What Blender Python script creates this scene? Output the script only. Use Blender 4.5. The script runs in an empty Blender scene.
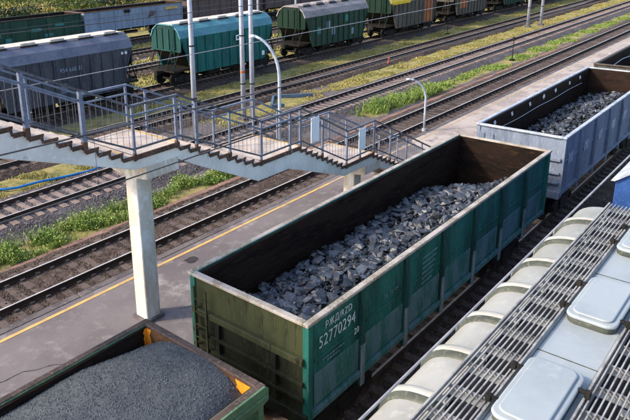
import bpy, bmesh, math, random
from mathutils import Vector, Matrix, noise
random.seed(7)
C = bpy.data.collections.new('railway_yard'); bpy.context.scene.collection.children.link(C)
S = bpy.context.scene
PI = math.pi

# ---------------------------------------------------------------- camera, sky, sun, exposure
YAW, PITCH, ROLL, F = 0.738595, 0.295841, -0.023471, 649.88
PPX, PPY = 250.70, 137.89
fwd = Vector((math.cos(YAW)*math.cos(PITCH), math.sin(YAW)*math.cos(PITCH), -math.sin(PITCH)))
rgt = Vector((math.sin(YAW), -math.cos(YAW), 0)); up = rgt.cross(fwd)
r2 = rgt*math.cos(ROLL)+up*math.sin(ROLL); u2 = -rgt*math.sin(ROLL)+up*math.cos(ROLL)
cd = bpy.data.cameras.new('camera'); cam = bpy.data.objects.new('camera', cd); C.objects.link(cam)
m = Matrix((r2, u2, -fwd)).transposed().to_4x4(); m.translation = Vector((-8.04346, -6.05368, 10.04284))
cam.matrix_world = m
cd.sensor_width = 36.0; cd.lens = F/630*36.0
cd.shift_x = (315-PPX)/630; cd.shift_y = -(210-PPY)/630
cd.clip_start = 0.1; cd.clip_end = 3000
S.camera = cam
SUN_EL, SUN_AZ = 34.0, 142.0       # azimuth measured from +X (along the tracks) towards +Y
w = bpy.data.worlds.new('World'); S.world = w; w.use_nodes = True
nt = w.node_tree; bg = nt.nodes['Background']
sky = nt.nodes.new('ShaderNodeTexSky'); sky.sky_type = 'NISHITA'; sky.sun_disc = False
sky.sun_elevation = math.radians(SUN_EL); sky.sun_rotation = math.radians(90-SUN_AZ)
sky.air_density = 1.0; sky.dust_density = 2.5; sky.ozone_density = 1.0
nt.links.new(sky.outputs[0], bg.inputs[0]); bg.inputs[1].default_value = 0.15
sl = bpy.data.lights.new('sun', 'SUN'); sl.energy = 2.0; sl.angle = math.radians(6); sl.color = (1.0, 0.84, 0.66)
so = bpy.data.objects.new('sun', sl); C.objects.link(so)
sd = Vector((math.cos(math.radians(SUN_AZ))*math.cos(math.radians(SUN_EL)), math.sin(math.radians(SUN_AZ))*math.cos(math.radians(SUN_EL)), math.sin(math.radians(SUN_EL))))
so.rotation_euler = sd.to_track_quat('Z', 'Y').to_euler()
S.view_settings.view_transform = 'Standard'; S.view_settings.look = 'None'
S.view_settings.exposure = 1.18; S.view_settings.gamma = 1.0; S.view_settings.use_curve_mapping = False

# ---------------------------------------------------------------- materials
MATS = {}
def mat(name, c1, c2=None, c3=None, rough=0.6, metal=0.0, scale=1.5, stretch=(1,1,1), bump=0.15, bscale=25.0, mid=(0.4,0.62),
        spots=None, spot_scale=6.0, spot_thr=0.6, island=0.0, spec=0.22, coat=0.0):
    """layered noise material in world coordinates: c1/c2 patches, c3 fine specks, optional 'spots' colour (dirt, rust)"""
    if name in MATS: return MATS[name]
    M = bpy.data.materials.new(name); M.use_nodes = True; n = M.node_tree.nodes; l = M.node_tree.links
    b = n['Principled BSDF']; c2 = c2 or tuple(v*0.75 for v in c1); c3 = c3 or c1
    geo = n.new('ShaderNodeNewGeometry'); mp = n.new('ShaderNodeMapping'); mp.inputs['Scale'].default_value = stretch
    l.new(geo.outputs['Position'], mp.inputs['Vector'])
    def nz(sc, det=5, rgh=0.6):
        t = n.new('ShaderNodeTexNoise'); t.inputs['Scale'].default_value = sc; t.inputs['Detail'].default_value = det
        t.inputs['Roughness'].default_value = rgh; l.new(mp.outputs[0], t.inputs['Vector']); return t.outputs['Fac']
    def step(src, a, bb):
        r = n.new('ShaderNodeMapRange'); r.inputs[1].default_value = a; r.inputs[2].default_value = bb; r.interpolation_type = 'SMOOTHSTEP'
        l.new(src, r.inputs[0]); return r.outputs[0]
    def mix(f, a, bb):
        x = n.new('ShaderNodeMix'); x.data_type = 'RGBA'
        l.new(f, x.inputs[0]) if not isinstance(f, float) else setattr(x.inputs[0], 'default_value', f)
        for i, v in ((6, a), (7, bb)):
            if isinstance(v, tuple): x.inputs[i].default_value = (*v, 1)
            else: l.new(v, x.inputs[i])
        return x.outputs[2]
    col = mix(step(nz(scale), *mid), c1, c2)
    col = mix(step(nz(scale*9, 6), 0.5, 0.72), col, c3)
    if spots: col = mix(step(nz(spot_scale, 8, 0.7), spot_thr, spot_thr+0.1), col, spots)
    if island:
        hv = n.new('ShaderNodeHueSaturation'); mr = n.new('ShaderNodeMapRange')
        mr.inputs[3].default_value = 1-island; mr.inputs[4].default_value = 1+island
        l.new(geo.outputs['Random Per Island'], mr.inputs[0]); l.new(mr.outputs[0], hv.inputs['Value']); l.new(col, hv.inputs['Color'])
        col = hv.outputs[0]
    l.new(col, b.inputs['Base Color'])
    rr = n.new('ShaderNodeMapRange'); rr.inputs[3].default_value = max(0.05, rough-0.12); rr.inputs[4].default_value = min(1, rough+0.12)
    l.new(nz(scale*4), rr.inputs[0]); l.new(rr.outputs[0], b.inputs['Roughness'])
    b.inputs['Metallic'].default_value = metal; b.inputs['Specular IOR Level'].default_value = spec
    if coat: b.inputs['Coat Weight'].default_value = coat; b.inputs['Coat Roughness'].default_value = 0.25
    if bump:
        bp = n.new('ShaderNodeBump'); bp.inputs['Strength'].default_value = bump; bp.inputs['Distance'].default_value = 0.03
        l.new(nz(bscale, 6, 0.65), bp.inputs['Height']); l.new(bp.outputs[0], b.inputs['Normal'])
    MATS[name] = M; return M

VS = (2.2, 2.2, 0.5)   # streaks running down walls
M_green = mat('green_wagon_paint', (0.017,0.130,0.106), (0.011,0.070,0.060), (0.05,0.15,0.14), rough=0.5, scale=0.9, stretch=VS, spots=(0.06,0.05,0.035), spot_scale=2.2, spot_thr=0.6)
M_greenlow = mat('chalky_lower_green_paint', (0.085,0.17,0.19), (0.022,0.115,0.098), (0.14,0.22,0.24), rough=0.6, scale=1.4, stretch=VS, spots=(0.04,0.035,0.03), spot_scale=3, spot_thr=0.6)
M_stake = mat('grimy_green_stake', (0.014,0.065,0.055), (0.012,0.035,0.032), (0.03,0.08,0.075), rough=0.6, scale=2, stretch=VS)
M_shoe = mat('pale_scuffed_stake_foot', (0.19,0.24,0.27), (0.10,0.14,0.15), (0.27,0.3,0.33), rough=0.6, scale=3, stretch=VS, spots=(0.04,0.05,0.05), spot_scale=4, spot_thr=0.6)
M_olive = mat('warm_lit_green_end_paint', (0.050,0.058,0.026), (0.036,0.044,0.021), (0.065,0.068,0.034), rough=0.6, scale=1.2, stretch=VS, spots=(0.02,0.018,0.014), spot_scale=2.6, spot_thr=0.55)  # olive tone: warm light on the green end put into its colour
M_gend2 = mat('oily_black_green_paint', (0.026,0.030,0.019), (0.016,0.018,0.013), (0.05,0.05,0.034), rough=0.6, scale=1.4, stretch=VS, spots=(0.05,0.055,0.03), spot_scale=2, spot_thr=0.6, spec=0.1)
M_dark = mat('grimy_dark_steel', (0.022,0.021,0.020), (0.014,0.014,0.014), (0.045,0.035,0.028), rough=0.7, scale=3, spec=0.1)
M_liner2 = mat('shaded_end_lining', (0.019,0.012,0.009), (0.010,0.007,0.006), (0.034,0.02,0.014), rough=0.65, scale=0.9, stretch=(0.5,0.5,2), spots=(0.05,0.028,0.016), spot_scale=1.6, spot_thr=0.6, spec=0.08)  # darker copy of the interior, shade on the end walls put into colour
M_liner = mat('scraped_wagon_interior', (0.026,0.016,0.012), (0.013,0.009,0.008), (0.045,0.027,0.019), rough=0.6, scale=0.8, stretch=(0.5,0.5,3), spots=(0.06,0.035,0.022), spot_scale=1.4, spot_thr=0.62, spec=0.08)
M_rim = mat('worn_pale_rim', (0.42,0.38,0.34), (0.26,0.22,0.17), (0.52,0.49,0.45), rough=0.5, scale=2.5, spots=(0.16,0.13,0.08), spot_scale=4, spot_thr=0.58)
M_blue = mat('pale_blue_wagon_paint', (0.20,0.25,0.33), (0.14,0.175,0.24), (0.30,0.34,0.41), rough=0.5, scale=1.0, stretch=VS, spots=(0.08,0.07,0.08), spot_scale=2.4, spot_thr=0.62)
M_bluerim = mat('blue_white_rim', (0.42,0.46,0.52), (0.28,0.32,0.38), (0.5,0.52,0.56), rough=0.45, scale=2.5)
M_brimdk = mat('brown_rim', (0.09,0.065,0.055), (0.05,0.04,0.035), (0.16,0.12,0.1), rough=0.5, scale=2)
M_rust = mat('rusty_steel', (0.13,0.062,0.03), (0.07,0.036,0.02), (0.2,0.1,0.045), rough=0.75, scale=1.4, stretch=(1,1,1.5), spots=(0.03,0.02,0.016), spot_scale=2.5, spot_thr=0.58)
M_orange = mat('orange_paint_splash', (0.85,0.30,0.02), (0.7,0.22,0.02), (0.8,0.4,0.08), rough=0.5, scale=6)
M_edgegreen = mat('light_green_wagon_side', (0.10,0.20,0.11), (0.07,0.14,0.08), (0.2,0.25,0.16), rough=0.5, scale=2, spots=(0.12,0.09,0.05), spot_scale=4)
M_coal = mat('lump_coal_sky_sheen', (0.052,0.062,0.080), (0.022,0.026,0.035), (0.12,0.14,0.165), rough=0.38, scale=5, bump=0.35, bscale=30, island=0.65, spec=0.8)  # bluish sky reflection on the lumps put into the base colour
M_coalbed = mat('coal_dust', (0.012,0.013,0.016), (0.007,0.007,0.009), rough=0.9, scale=5, bump=0.6, bscale=18, spec=0.1)
M_slate = mat('fine_slate_gravel', (0.108,0.124,0.138), (0.082,0.096,0.110), (0.12,0.136,0.15), rough=0.9, scale=1.1, bump=0.7, bscale=85, mid=(0.3,0.75), spots=(0.13,0.145,0.16), spot_scale=60, spot_thr=0.56, spec=0.1)
M_white = mat('white_lettering', (0.62,0.68,0.68), (0.45,0.52,0.54), rough=0.6, scale=6, bump=0)
M_faint = mat('faded_lettering', (0.16,0.26,0.27), (0.08,0.17,0.17), rough=0.6, scale=9, bump=0)
M_steel = mat('polished_railhead_shine', (0.60,0.57,0.55), (0.46,0.43,0.41), rough=0.35, metal=0.25, scale=3, bump=0, spec=0.5)  # highlights on the rail heads put into a light, barely metallic colour
M_railside = mat('rusty_rail_web', (0.055,0.035,0.027), (0.035,0.024,0.02), (0.09,0.06,0.045), rough=0.8, scale=3)
M_slp = mat('pinkish_concrete_sleeper', (0.26,0.20,0.175), (0.17,0.125,0.11), (0.32,0.26,0.235), rough=0.85, scale=2.2, island=0.2, spots=(0.09,0.07,0.06), spot_scale=5, spot_thr=0.55)
M_slpd = mat('oily_dark_sleeper', (0.125,0.098,0.088), (0.07,0.056,0.052), (0.18,0.145,0.13), rough=0.85, scale=2.2, island=0.25, spec=0.1)
M_ball = mat('grey_ballast', (0.115,0.105,0.115), (0.072,0.064,0.07), (0.20,0.185,0.195), rough=0.95, scale=0.55, bump=1.0, bscale=11, spots=(0.045,0.04,0.043), spot_scale=12, spot_thr=0.5, spec=0.1)
M_ballb = mat('brown_ballast', (0.10,0.074,0.062), (0.062,0.047,0.040), (0.17,0.138,0.12), rough=0.95, scale=0.6, bump=1.0, bscale=11, spots=(0.03,0.024,0.022), spot_scale=12, spot_thr=0.5, spec=0.1)
M_conc = mat('whitewashed_concrete', (0.84,0.81,0.77), (0.70,0.67,0.64), (0.84,0.83,0.81), rough=0.8, scale=1.3, spots=(0.40,0.31,0.22), spot_scale=2.0, spot_thr=0.62, bump=0.3)
M_pill = mat('whitewashed_pillar_with_rust_runs', (0.64,0.59,0.52), (0.52,0.46,0.38), (0.7,0.67,0.62), rough=0.85, scale=0.9, stretch=(1.6,1.6,0.6), spots=(0.74,0.73,0.72), spot_scale=1.2, spot_thr=0.52, bump=0.35)
M_tan = mat('stained_concrete', (0.50,0.42,0.32), (0.36,0.29,0.21), (0.58,0.52,0.43), rough=0.85, scale=1.6, spots=(0.3,0.2,0.11), spot_scale=3, spot_thr=0.62, bump=0.3)
M_step = mat('worn_concrete_treads', (0.58,0.50,0.44), (0.45,0.37,0.32), (0.66,0.59,0.52), rough=0.85, scale=2, spots=(0.2,0.1,0.07), spot_scale=4, spot_thr=0.66, bump=0.3)
M_stepend = mat('rusty_step_ends', (0.115,0.07,0.055), (0.065,0.045,0.038), (0.3,0.12,0.07), rough=0.85, scale=2.2, spots=(0.38,0.33,0.3), spot_scale=3, spot_thr=0.6, bump=0.3)
M_bal = mat('grey_baluster_steel', (0.12,0.13,0.15), (0.08,0.085,0.1), rough=0.6, scale=5, bump=0)
M_railp = mat('blue_grey_railing_paint', (0.17,0.205,0.29), (0.115,0.14,0.205), (0.27,0.28,0.33), rough=0.5, scale=5)
M_raildk = mat('dark_weathered_handrail', (0.13,0.14,0.17), (0.075,0.08,0.10), (0.2,0.2,0.22), rough=0.45, scale=5, metal=0.2)
M_sign = mat('blank_white_board', (0.85,0.86,0.88), (0.78,0.79,0.82), rough=0.5, scale=4, bump=0.05)
M_pole = mat('pale_painted_mast', (0.50,0.52,0.60), (0.38,0.40,0.48), (0.58,0.6,0.66), rough=0.6, scale=2, stretch=(2,2,0.6), spots=(0.28,0.22,0.2), spot_scale=3, spot_thr=0.7)
M_lamp = mat('galvanised_lamp_tube', (0.50,0.56,0.64), (0.40,0.46,0.54), rough=0.45, scale=4, metal=0.3)
M_wire = mat('dull_copper_wire', (0.10,0.09,0.09), (0.07,0.065,0.065), rough=0.5, scale=4, bump=0)
M_wirel = mat('sunlit_contact_wire', (0.50,0.46,0.45), (0.36,0.33,0.33), rough=0.35, metal=0.4, scale=4, bump=0)  # pale copy of the wire, sunlight on it put into the colour
M_roof = mat('pale_hopper_roof_paint', (0.38,0.38,0.355), (0.31,0.31,0.285), (0.42,0.42,0.39), rough=0.4, scale=0.7, spots=(0.20,0.15,0.11), spot_scale=7, spot_thr=0.655, bump=0.05, spec=0.5)
M_lid = mat('pale_blue_hatch_paint', (0.34,0.385,0.41), (0.29,0.33,0.355), (0.36,0.40,0.42), rough=0.36, scale=0.8, spots=(0.19,0.16,0.13), spot_scale=8, spot_thr=0.665, bump=0.05, spec=0.5)
M_ribshade = mat('shaded_olive_rib_paint', (0.075,0.085,0.068), (0.05,0.058,0.048), (0.13,0.135,0.11), rough=0.4, scale=2, bump=0.05)  # rib paint darkened: shade of the near rib faces in its colour
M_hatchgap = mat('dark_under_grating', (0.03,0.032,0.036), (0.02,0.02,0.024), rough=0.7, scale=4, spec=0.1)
M_bar = mat('bright_grating_bars', (0.36,0.36,0.355), (0.2,0.2,0.2), rough=0.4, scale=4, bump=0)
M_deep = mat('deep_blue_wagon_paint', (0.03,0.085,0.27), (0.02,0.06,0.2), (0.05,0.12,0.33), rough=0.45, scale=1.4)
M_grayh = mat('slate_grey_wagon_paint', (0.070,0.075,0.095), (0.042,0.046,0.062), (0.11,0.115,0.135), rough=0.5, scale=1.2, stretch=VS)
M_grayr = mat('lavender_grey_roof_paint', (0.15,0.165,0.225), (0.115,0.125,0.175), (0.2,0.21,0.25), rough=0.5, scale=1.2)
M_tealend = mat('shaded_teal_end_paint', (0.008,0.062,0.058), (0.006,0.04,0.038), (0.015,0.09,0.085), rough=0.65, scale=1.2, stretch=VS)  # same teal as the sides, darkened for an end in shade
M_gend = mat('shaded_green_end_paint', (0.012,0.032,0.022), (0.009,0.024,0.016), rough=0.65, scale=1.2, stretch=VS, spec=0.1)  # shade on the end walls put into a darker green
M_teal = mat('teal_wagon_paint', (0.012,0.135,0.125), (0.009,0.09,0.085), (0.03,0.18,0.175), rough=0.5, scale=1.2, stretch=VS)
M_tealr = mat('light_teal_roof_paint', (0.09,0.26,0.31), (0.065,0.20,0.25), (0.13,0.31,0.36), rough=0.45, scale=1.2)
M_dgreen = mat('bottle_green_wagon_paint', (0.018,0.060,0.038), (0.014,0.042,0.028), (0.06,0.09,0.07), rough=0.55, scale=1.6, stretch=VS)
M_dgreenr = mat('weathered_grey_roof', (0.30,0.27,0.27), (0.20,0.18,0.18), (0.38,0.35,0.34), rough=0.55, scale=1.2, stretch=(0.6,1,1))
M_roofw = mat('dusty_white_roof_top', (0.62,0.56,0.50), (0.44,0.39,0.35), (0.7,0.66,0.6), rough=0.7, scale=2.2)
M_brownh = mat('grey_brown_wagon_paint', (0.105,0.095,0.08), (0.06,0.06,0.055), (0.17,0.13,0.09), rough=0.6, scale=0.8, stretch=VS, spots=(0.2,0.12,0.05), spot_scale=1.0, spot_thr=0.62)
M_yel = mat('bright_yellow_paint', (0.80,0.55,0.03), (0.7,0.45,0.02), rough=0.5, scale=2)
M_orgp = mat('orange_rust_panel', (0.45,0.15,0.05), (0.32,0.1,0.04), rough=0.6, scale=2)
M_cgreen = mat('old_green_gondola_paint', (0.022,0.070,0.045), (0.014,0.046,0.033), (0.05,0.1,0.075), rough=0.6, scale=1.0, stretch=VS, spots=(0.05,0.06,0.04), spot_scale=1.6)
M_cpatch = mat('turquoise_patch', (0.05,0.23,0.22), (0.035,0.16,0.15), rough=0.6, scale=4)
M_cblue = mat('faded_sky_blue_gondola_paint', (0.25,0.32,0.43), (0.19,0.245,0.34), (0.33,0.38,0.46), rough=0.55, scale=1.0, stretch=VS, spots=(0.12,0.08,0.07), spot_scale=2, spot_thr=0.66)
M_cbrown = mat('brown_grey_gondola_paint', (0.125,0.088,0.085), (0.085,0.062,0.062), (0.17,0.13,0.12), rough=0.65, scale=0.8, stretch=VS)
M_plat = mat('platform_asphalt', (0.185,0.168,0.176), (0.125,0.112,0.12), (0.235,0.215,0.222), rough=0.75, scale=0.28, bump=0.35, bscale=26, mid=(0.36,0.66), spots=(0.29,0.27,0.275), spot_scale=0.45, spot_thr=0.56, spec=0.1)
M_platl = mat('dappled_light_platform', (0.42,0.37,0.34), (0.29,0.25,0.235), (0.48,0.43,0.40), rough=0.85, scale=0.5, bump=0.25, bscale=30, spots=(0.2,0.17,0.17), spot_scale=0.9, spot_thr=0.56)  # light and dark patches paint dappled sunlight on the far platform
M_platedge = mat('platform_edge_concrete', (0.135,0.12,0.125), (0.08,0.072,0.076), (0.2,0.18,0.18), rough=0.9, scale=1.0, bump=0.4)
M_crack = mat('tar_patch', (0.045,0.04,0.045), rough=0.8, scale=4)
M_yline = mat('yellow_platform_line', (0.62,0.40,0.13), (0.48,0.32,0.13), (0.58,0.44,0.22), rough=0.7, scale=3, spots=(0.24,0.2,0.17), spot_scale=4, spot_thr=0.57)
M_ylinef = mat('faded_yellow_line', (0.50,0.36,0.20), (0.36,0.28,0.19), rough=0.7, scale=3, spots=(0.3,0.26,0.24), spot_scale=5, spot_thr=0.5)
M_hose = mat('blue_plastic_pipe', (0.03,0.20,0.55), (0.02,0.15,0.42), rough=0.4, scale=3, bump=0)
M_pit = mat('blue_grey_curb', (0.10,0.16,0.24), (0.07,0.11,0.18), rough=0.8, scale=3)
M_trough = mat('reddish_cable_trough', (0.27,0.155,0.125), (0.19,0.115,0.095), (0.33,0.22,0.18), rough=0.9, scale=1.2, bump=0.4, spots=(0.07,0.05,0.045), spot_scale=4)
M_weed = mat('fresh_green_weeds', (0.23,0.32,0.07), (0.14,0.23,0.05), (0.34,0.37,0.12), rough=0.6, scale=1.2, bump=0, island=0.4)
M_leafm = mat('bush_leaves', (0.13,0.18,0.04), (0.08,0.125,0.03), (0.2,0.23,0.06), rough=0.6, scale=0.35, bump=0, island=0.45)
M_leafd = mat('dark_tree_leaves', (0.035,0.06,0.02), (0.022,0.042,0.015), (0.06,0.085,0.03), rough=0.6, scale=0.35, bump=0, island=0.4)
M_dry = mat('yellowing_grass', (0.38,0.32,0.11), (0.25,0.25,0.075), (0.47,0.39,0.19), rough=0.7, scale=0.3, bump=0, island=0.35)
M_bark = mat('bark', (0.10,0.075,0.055), rough=0.9, scale=4, bump=0.5)
M_redm = mat('red_marker_paint', (0.5,0.07,0.02), rough=0.5, scale=4)

# ---------------------------------------------------------------- helpers
class MB:
    def __init__(s): s.v = []; s.f = []
    def box(s, x0, x1, y0, y1, z0, z1):
        b = len(s.v); s.v += [(x,y,z) for x in (x0,x1) for y in (y0,y1) for z in (z0,z1)]
        s.f += [tuple(b+i for i in q) for q in ((0,1,3,2),(4,6,7,5),(0,4,5,1),(2,3,7,6),(0,2,6,4),(1,5,7,3))]; return s
    def prism(s, poly, axis, a, bb):
        """poly: 2D points in the other two axes (x: y,z; y: x,z; z: x,y)"""
        n = len(poly); b = len(s.v)
        for t in (a, bb):
            for p, q in poly: s.v.append((t,p,q) if axis=='x' else (p,t,q) if axis=='y' else (p,q,t))
        s.f.append(tuple(b+i for i in range(n))); s.f.append(tuple(b+n+i for i in reversed(range(n))))
        for i in range(n): j = (i+1)%n; s.f.append((b+i, b+n+i, b+n+j, b+j))
        return s
    def tube(s, pts, r, n=8, r1=None):
        pts = [Vector(p) for p in pts]; b = len(s.v); N = len(pts)
        for i, p in enumerate(pts):
            d = (pts[min(i+1,N-1)]-pts[max(i-1,0)]).normalized()
            a = Vector((0,0,1)) if abs(d.z) < 0.9 else Vector((1,0,0))
            u = d.cross(a).normalized(); vv = d.cross(u).normalized()
            rr = r if r1 is None else r+(r1-r)*i/(N-1)
            for k in range(n):
                t = 2*PI*k/n; s.v.append(tuple(p+u*math.cos(t)*rr+vv*math.sin(t)*rr))
        for i in range(N-1):
            for k in range(n):
                j = (k+1)%n; s.f.append((b+i*n+k, b+i*n+j, b+(i+1)*n+j, b+(i+1)*n+k))
        s.f.append(tuple(b+k for k in reversed(range(n)))); s.f.append(tuple(b+(N-1)*n+k for k in range(n))); return s
    def bar(s, p, q, wd, ht):
        """rectangular bar from p to q, wd sideways, ht upwards"""
        p = Vector(p); q = Vector(q); d = (q-p).normalized()
        a = Vector((0,0,1)) if abs(d.z) < 0.95 else Vector((1,0,0))
        u = d.cross(a).normalized()*wd/2; vv = u.cross(d).normalized()*ht/2; b = len(s.v)
        for e in (p, q):
            for su, sv in ((-1,-1),(1,-1),(1,1),(-1,1)): s.v.append(tuple(e+u*su+vv*sv))
        s.f += [(b,b+1,b+2,b+3),(b+7,b+6,b+5,b+4)]+[(b+i,b+4+i,b+4+(i+1)%4,b+(i+1)%4) for i in range(4)]; return s
    def mesh(s, name):
        me = bpy.data.meshes.new(name); me.from_pydata(s.v, [], s.f)
        bm = bmesh.new(); bm.from_mesh(me); bmesh.ops.recalc_face_normals(bm, faces=bm.faces); bm.to_mesh(me); bm.free(); return me
    def build(s, name, material, parent=None, bevel=0.0, smooth=False, loc=None, fixn=True):
        if fixn: me = s.mesh(name)
        else: me = bpy.data.meshes.new(name); me.from_pydata(s.v, [], s.f)
        me.materials.append(material)
        if smooth:
            for p in me.polygons: p.use_smooth = True
        o = bpy.data.objects.new(name, me); C.objects.link(o)
        if parent: o.parent = parent
        if loc: o.location = loc
        if bevel:
            md = o.modifiers.new('bevel', 'BEVEL'); md.width = bevel; md.segments = 2; md.limit_method = 'ANGLE'; md.angle_limit = math.radians(40)
        return o
def B(x0,x1,y0,y1,z0,z1): return MB().box(x0,x1,y0,y1,z0,z1)
def tag(o, label=None, cat=None, group=None, kind=None):
    if label: o['label'] = label
    if cat: o['category'] = cat
    if group: o['group'] = group
    if kind: o['kind'] = kind
    return o
def thing(name, loc, label, cat, group=None):
    o = bpy.data.objects.new(name, None); C.objects.link(o); o.location = loc; o.empty_display_size = 0.3
    return tag(o, label, cat, group)
def dup(o, parent=None):
    c = o.copy(); C.objects.link(c); c.parent = parent
    for ch in list(o.children): dup(ch, c)
    return c
def text(body, size, material, parent, x, y, z, sx=1.0, shear=0.0, name='lettering', off=0.0):
    cu = bpy.data.curves.new('t', 'FONT'); cu.body = body; cu.size = size; cu.extrude = 0.004; cu.shear = shear; cu.offset = off; cu.space_character = 1.08
    t = bpy.data.objects.new('t', cu); C.objects.link(t); bpy.context.view_layer.update()
    me = bpy.data.meshes.new_from_object(t.evaluated_get(bpy.context.evaluated_depsgraph_get()))
    bpy.data.objects.remove(t); me.name = name; me.materials.clear(); me.materials.append(material)
    for v in me.vertices: v.co = Vector((v.co.x*sx, -v.co.z, v.co.y))
    o = bpy.data.objects.new(name, me); C.objects.link(o); o.parent = parent; o.location = (x,y,z); return o

# ---------------------------------------------------------------- ground
def sstep(a, b, x):
    t = max(0, min(1, (x-a)/(b-a))); return t*t*(3-2*t)
def band(y, a, b, e=0.4): return sstep(a-e, a+e, y)*(1-sstep(b-e, b+e, y))
def nz2(x, y, s): return noise.noise(Vector((x*s, y*s, 3.1)))
def grass_amount(x, y):
    g = 0
    g = max(g, band(y,13.45,14.75)*0.95*(1-sstep(10,13,x)))
    g = max(g, band(y,13.9,15.4)*0.72*sstep(23,26,x))
    g = max(g, band(y,19.5,21.8)*(0.75*sstep(2,5,x)*(1-sstep(10,13,x))+0.7*sstep(16,20,x)*(1-sstep(26,28,x))+0.95*sstep(28,34,x)))
    g = max(g, band(y,25.0,28.0)*(0.6+0.4*sstep(18,30,x)))
    g = max(g, band(y,31.8,35.6)*0.75); g = max(g, band(y,39.6,42)*0.7); g = max(g, band(y,46.2,49.4)*0.75)
    g = max(g, sstep(53.5,56,y)*1.0)
    g = max(g, band(y,9.45,9.9,0.12)*0.6)
    return g
gx = [-400,-60,-30,-14]+[-12+0.6*i for i in range(190)]+[104+3*i for i in range(30)]+[220,400,1500]
gy = [-900,-60,-12]+[-8+0.4*i for i in range(170)]+[61+3*i for i in range(14)]+[130,300,1500]
v = []; ga = []
for x in gx:
    for y in gy:
        z = -0.45+0.05*nz2(x,y,0.5)+0.03*nz2(x,y,1.7)
        if y < 9.3: z = -0.5
        if y > 53: z += 1.6*sstep(54,75,y)*(1+0.5*nz2(x,y,0.08))
        v.append((x,y,z)); ga.append(grass_amount(x,y))
f = []; n = len(gy)
for i in range(len(gx)-1):
    for j in range(n-1): f.append((i*n+j, (i+1)*n+j, (i+1)*n+j+1, i*n+j+1))
me = bpy.data.meshes.new('ground'); me.from_pydata(v, [], f)
at = me.attributes.new('grass', 'FLOAT', 'POINT'); at.data.foreach_set('value', ga)
for p in me.polygons: p.use_smooth = True
ground = bpy.data.objects.new('ground', me); C.objects.link(ground); ground['kind'] = 'structure'
def ground_material():
    M = bpy.data.materials.new('gravel_dirt_and_grass'); M.use_nodes = True; n = M.node_tree.nodes; l = M.node_tree.links
    b = n['Principled BSDF']; b.inputs['Roughness'].default_value = 0.95; b.inputs['Specular IOR Level'].default_value = 0.2
    geo = n.new('ShaderNodeNewGeometry'); P = geo.outputs['Position']
    def nz(sc, det=6, rg=0.6):
        t = n.new('ShaderNodeTexNoise'); t.inputs['Scale'].default_value = sc; t.inputs['Detail'].default_value = det
        t.inputs['Roughness'].default_value = rg; l.new(P, t.inputs['Vector']); return t.outputs['Fac']
    def ramp(src, stops):
        r = n.new('ShaderNodeValToRGB'); e = r.color_ramp.elements
        while len(e) < len(stops): e.new(0.5)
        for k, (p, c) in enumerate(stops): e[k].position = p; e[k].color = (*c, 1)
        l.new(src, r.inputs[0]); return r.outputs[0]
    grav = ramp(nz(9, 8, 0.75), [(0.3,(0.05,0.044,0.047)),(0.48,(0.125,0.112,0.118)),(0.6,(0.19,0.172,0.178)),(0.75,(0.30,0.28,0.28))])
    dirt = ramp(nz(5, 8, 0.7), [(0.3,(0.05,0.036,0.03)),(0.5,(0.10,0.075,0.062)),(0.7,(0.18,0.14,0.12))])
    gras = ramp(nz(1.4, 9, 0.75), [(0.28,(0.07,0.10,0.03)),(0.42,(0.18,0.185,0.055)),(0.54,(0.33,0.28,0.11)),(0.7,(0.40,0.32,0.14))])
    def mix(fc, a, bb, k=0):
        x = n.new('ShaderNodeMix'); x.data_type = 'RGBA'; l.new(fc, x.inputs[0]); l.new(a, x.inputs[6]); l.new(bb, x.inputs[7]); return x.outputs[2]
    def thr(src, a, bb):
        r = n.new('ShaderNodeMapRange'); r.inputs[1].default_value = a; r.inputs[2].default_value = bb; l.new(src, r.inputs[0]); return r.outputs[0]
    base = mix(thr(nz(0.25), 0.48, 0.62), grav, dirt)
    at = n.new('ShaderNodeAttribute'); at.attribute_name = 'grass'
    ad = n.new('ShaderNodeMath'); ad.operation = 'ADD'; l.new(at.outputs['Fac'], ad.inputs[0])
    n2 = n.new('ShaderNodeMath'); n2.operation = 'MULTIPLY'; n2.inputs[1].default_value = 1.5; l.new(nz(1.1, 7, 0.7), n2.inputs[0]); l.new(n2.outputs[0], ad.inputs[1])
    col = mix(thr(ad.outputs[0], 1.08, 1.36), base, gras)
    l.new(col, b.inputs['Base Color'])
    bp = n.new('ShaderNodeBump'); bp.inputs['Strength'].default_value = 1.0; bp.inputs['Distance'].default_value = 0.06
    l.new(nz(10, 8, 0.75), bp.inputs['Height']); l.new(bp.outputs[0], b.inputs['Normal']); return M
me.materials.append(ground_material())

# ---------------------------------------------------------------- tracks
X0, X1 = -26.0, 150.0
def bed(y, wt, wb, zt, mt, x1=X1):
    mb = MB(); ys = [y-wb, y-wt, y-wt*0.5, y, y+wt*0.5, y+wt, y+wb]; zs = [-0.47, zt, zt+0.01, zt, zt+0.01, zt, -0.47]
    xs = [X0+0.7*i for i in range(int((x1-X0)/0.7)+1)]
    for i, x in enumerate(xs):
        for k, yy in enumerate(ys):
            e = 1 if k in (0,6) else 0.4 if k in (1,5) else 0
            mb.v.append((x, yy+e*0.25*nz2(x, yy, 0.8), zs[k]+(0.02*nz2(x,yy,2) if 0 < k < 6 else 0)))
    for i in range(len(xs)-1):
        for k in range(6): mb.f.append((i*7+k, (i+1)*7+k, (i+1)*7+k+1, i*7+k+1))
    o = mb.build('ballast_bed', mt, fixn=False, smooth=True); o['kind'] = 'structure'; return o
RAIL = [(-.075,-.18),(.075,-.18),(.075,-.165),(.012,-.15),(.012,-.045),(.037,-.035),(.037,-.004),(.03,0),(-.03,0),(-.037,-.004),(-.037,-.035),(-.012,-.045),(-.012,-.15),(-.075,-.165)]
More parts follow.
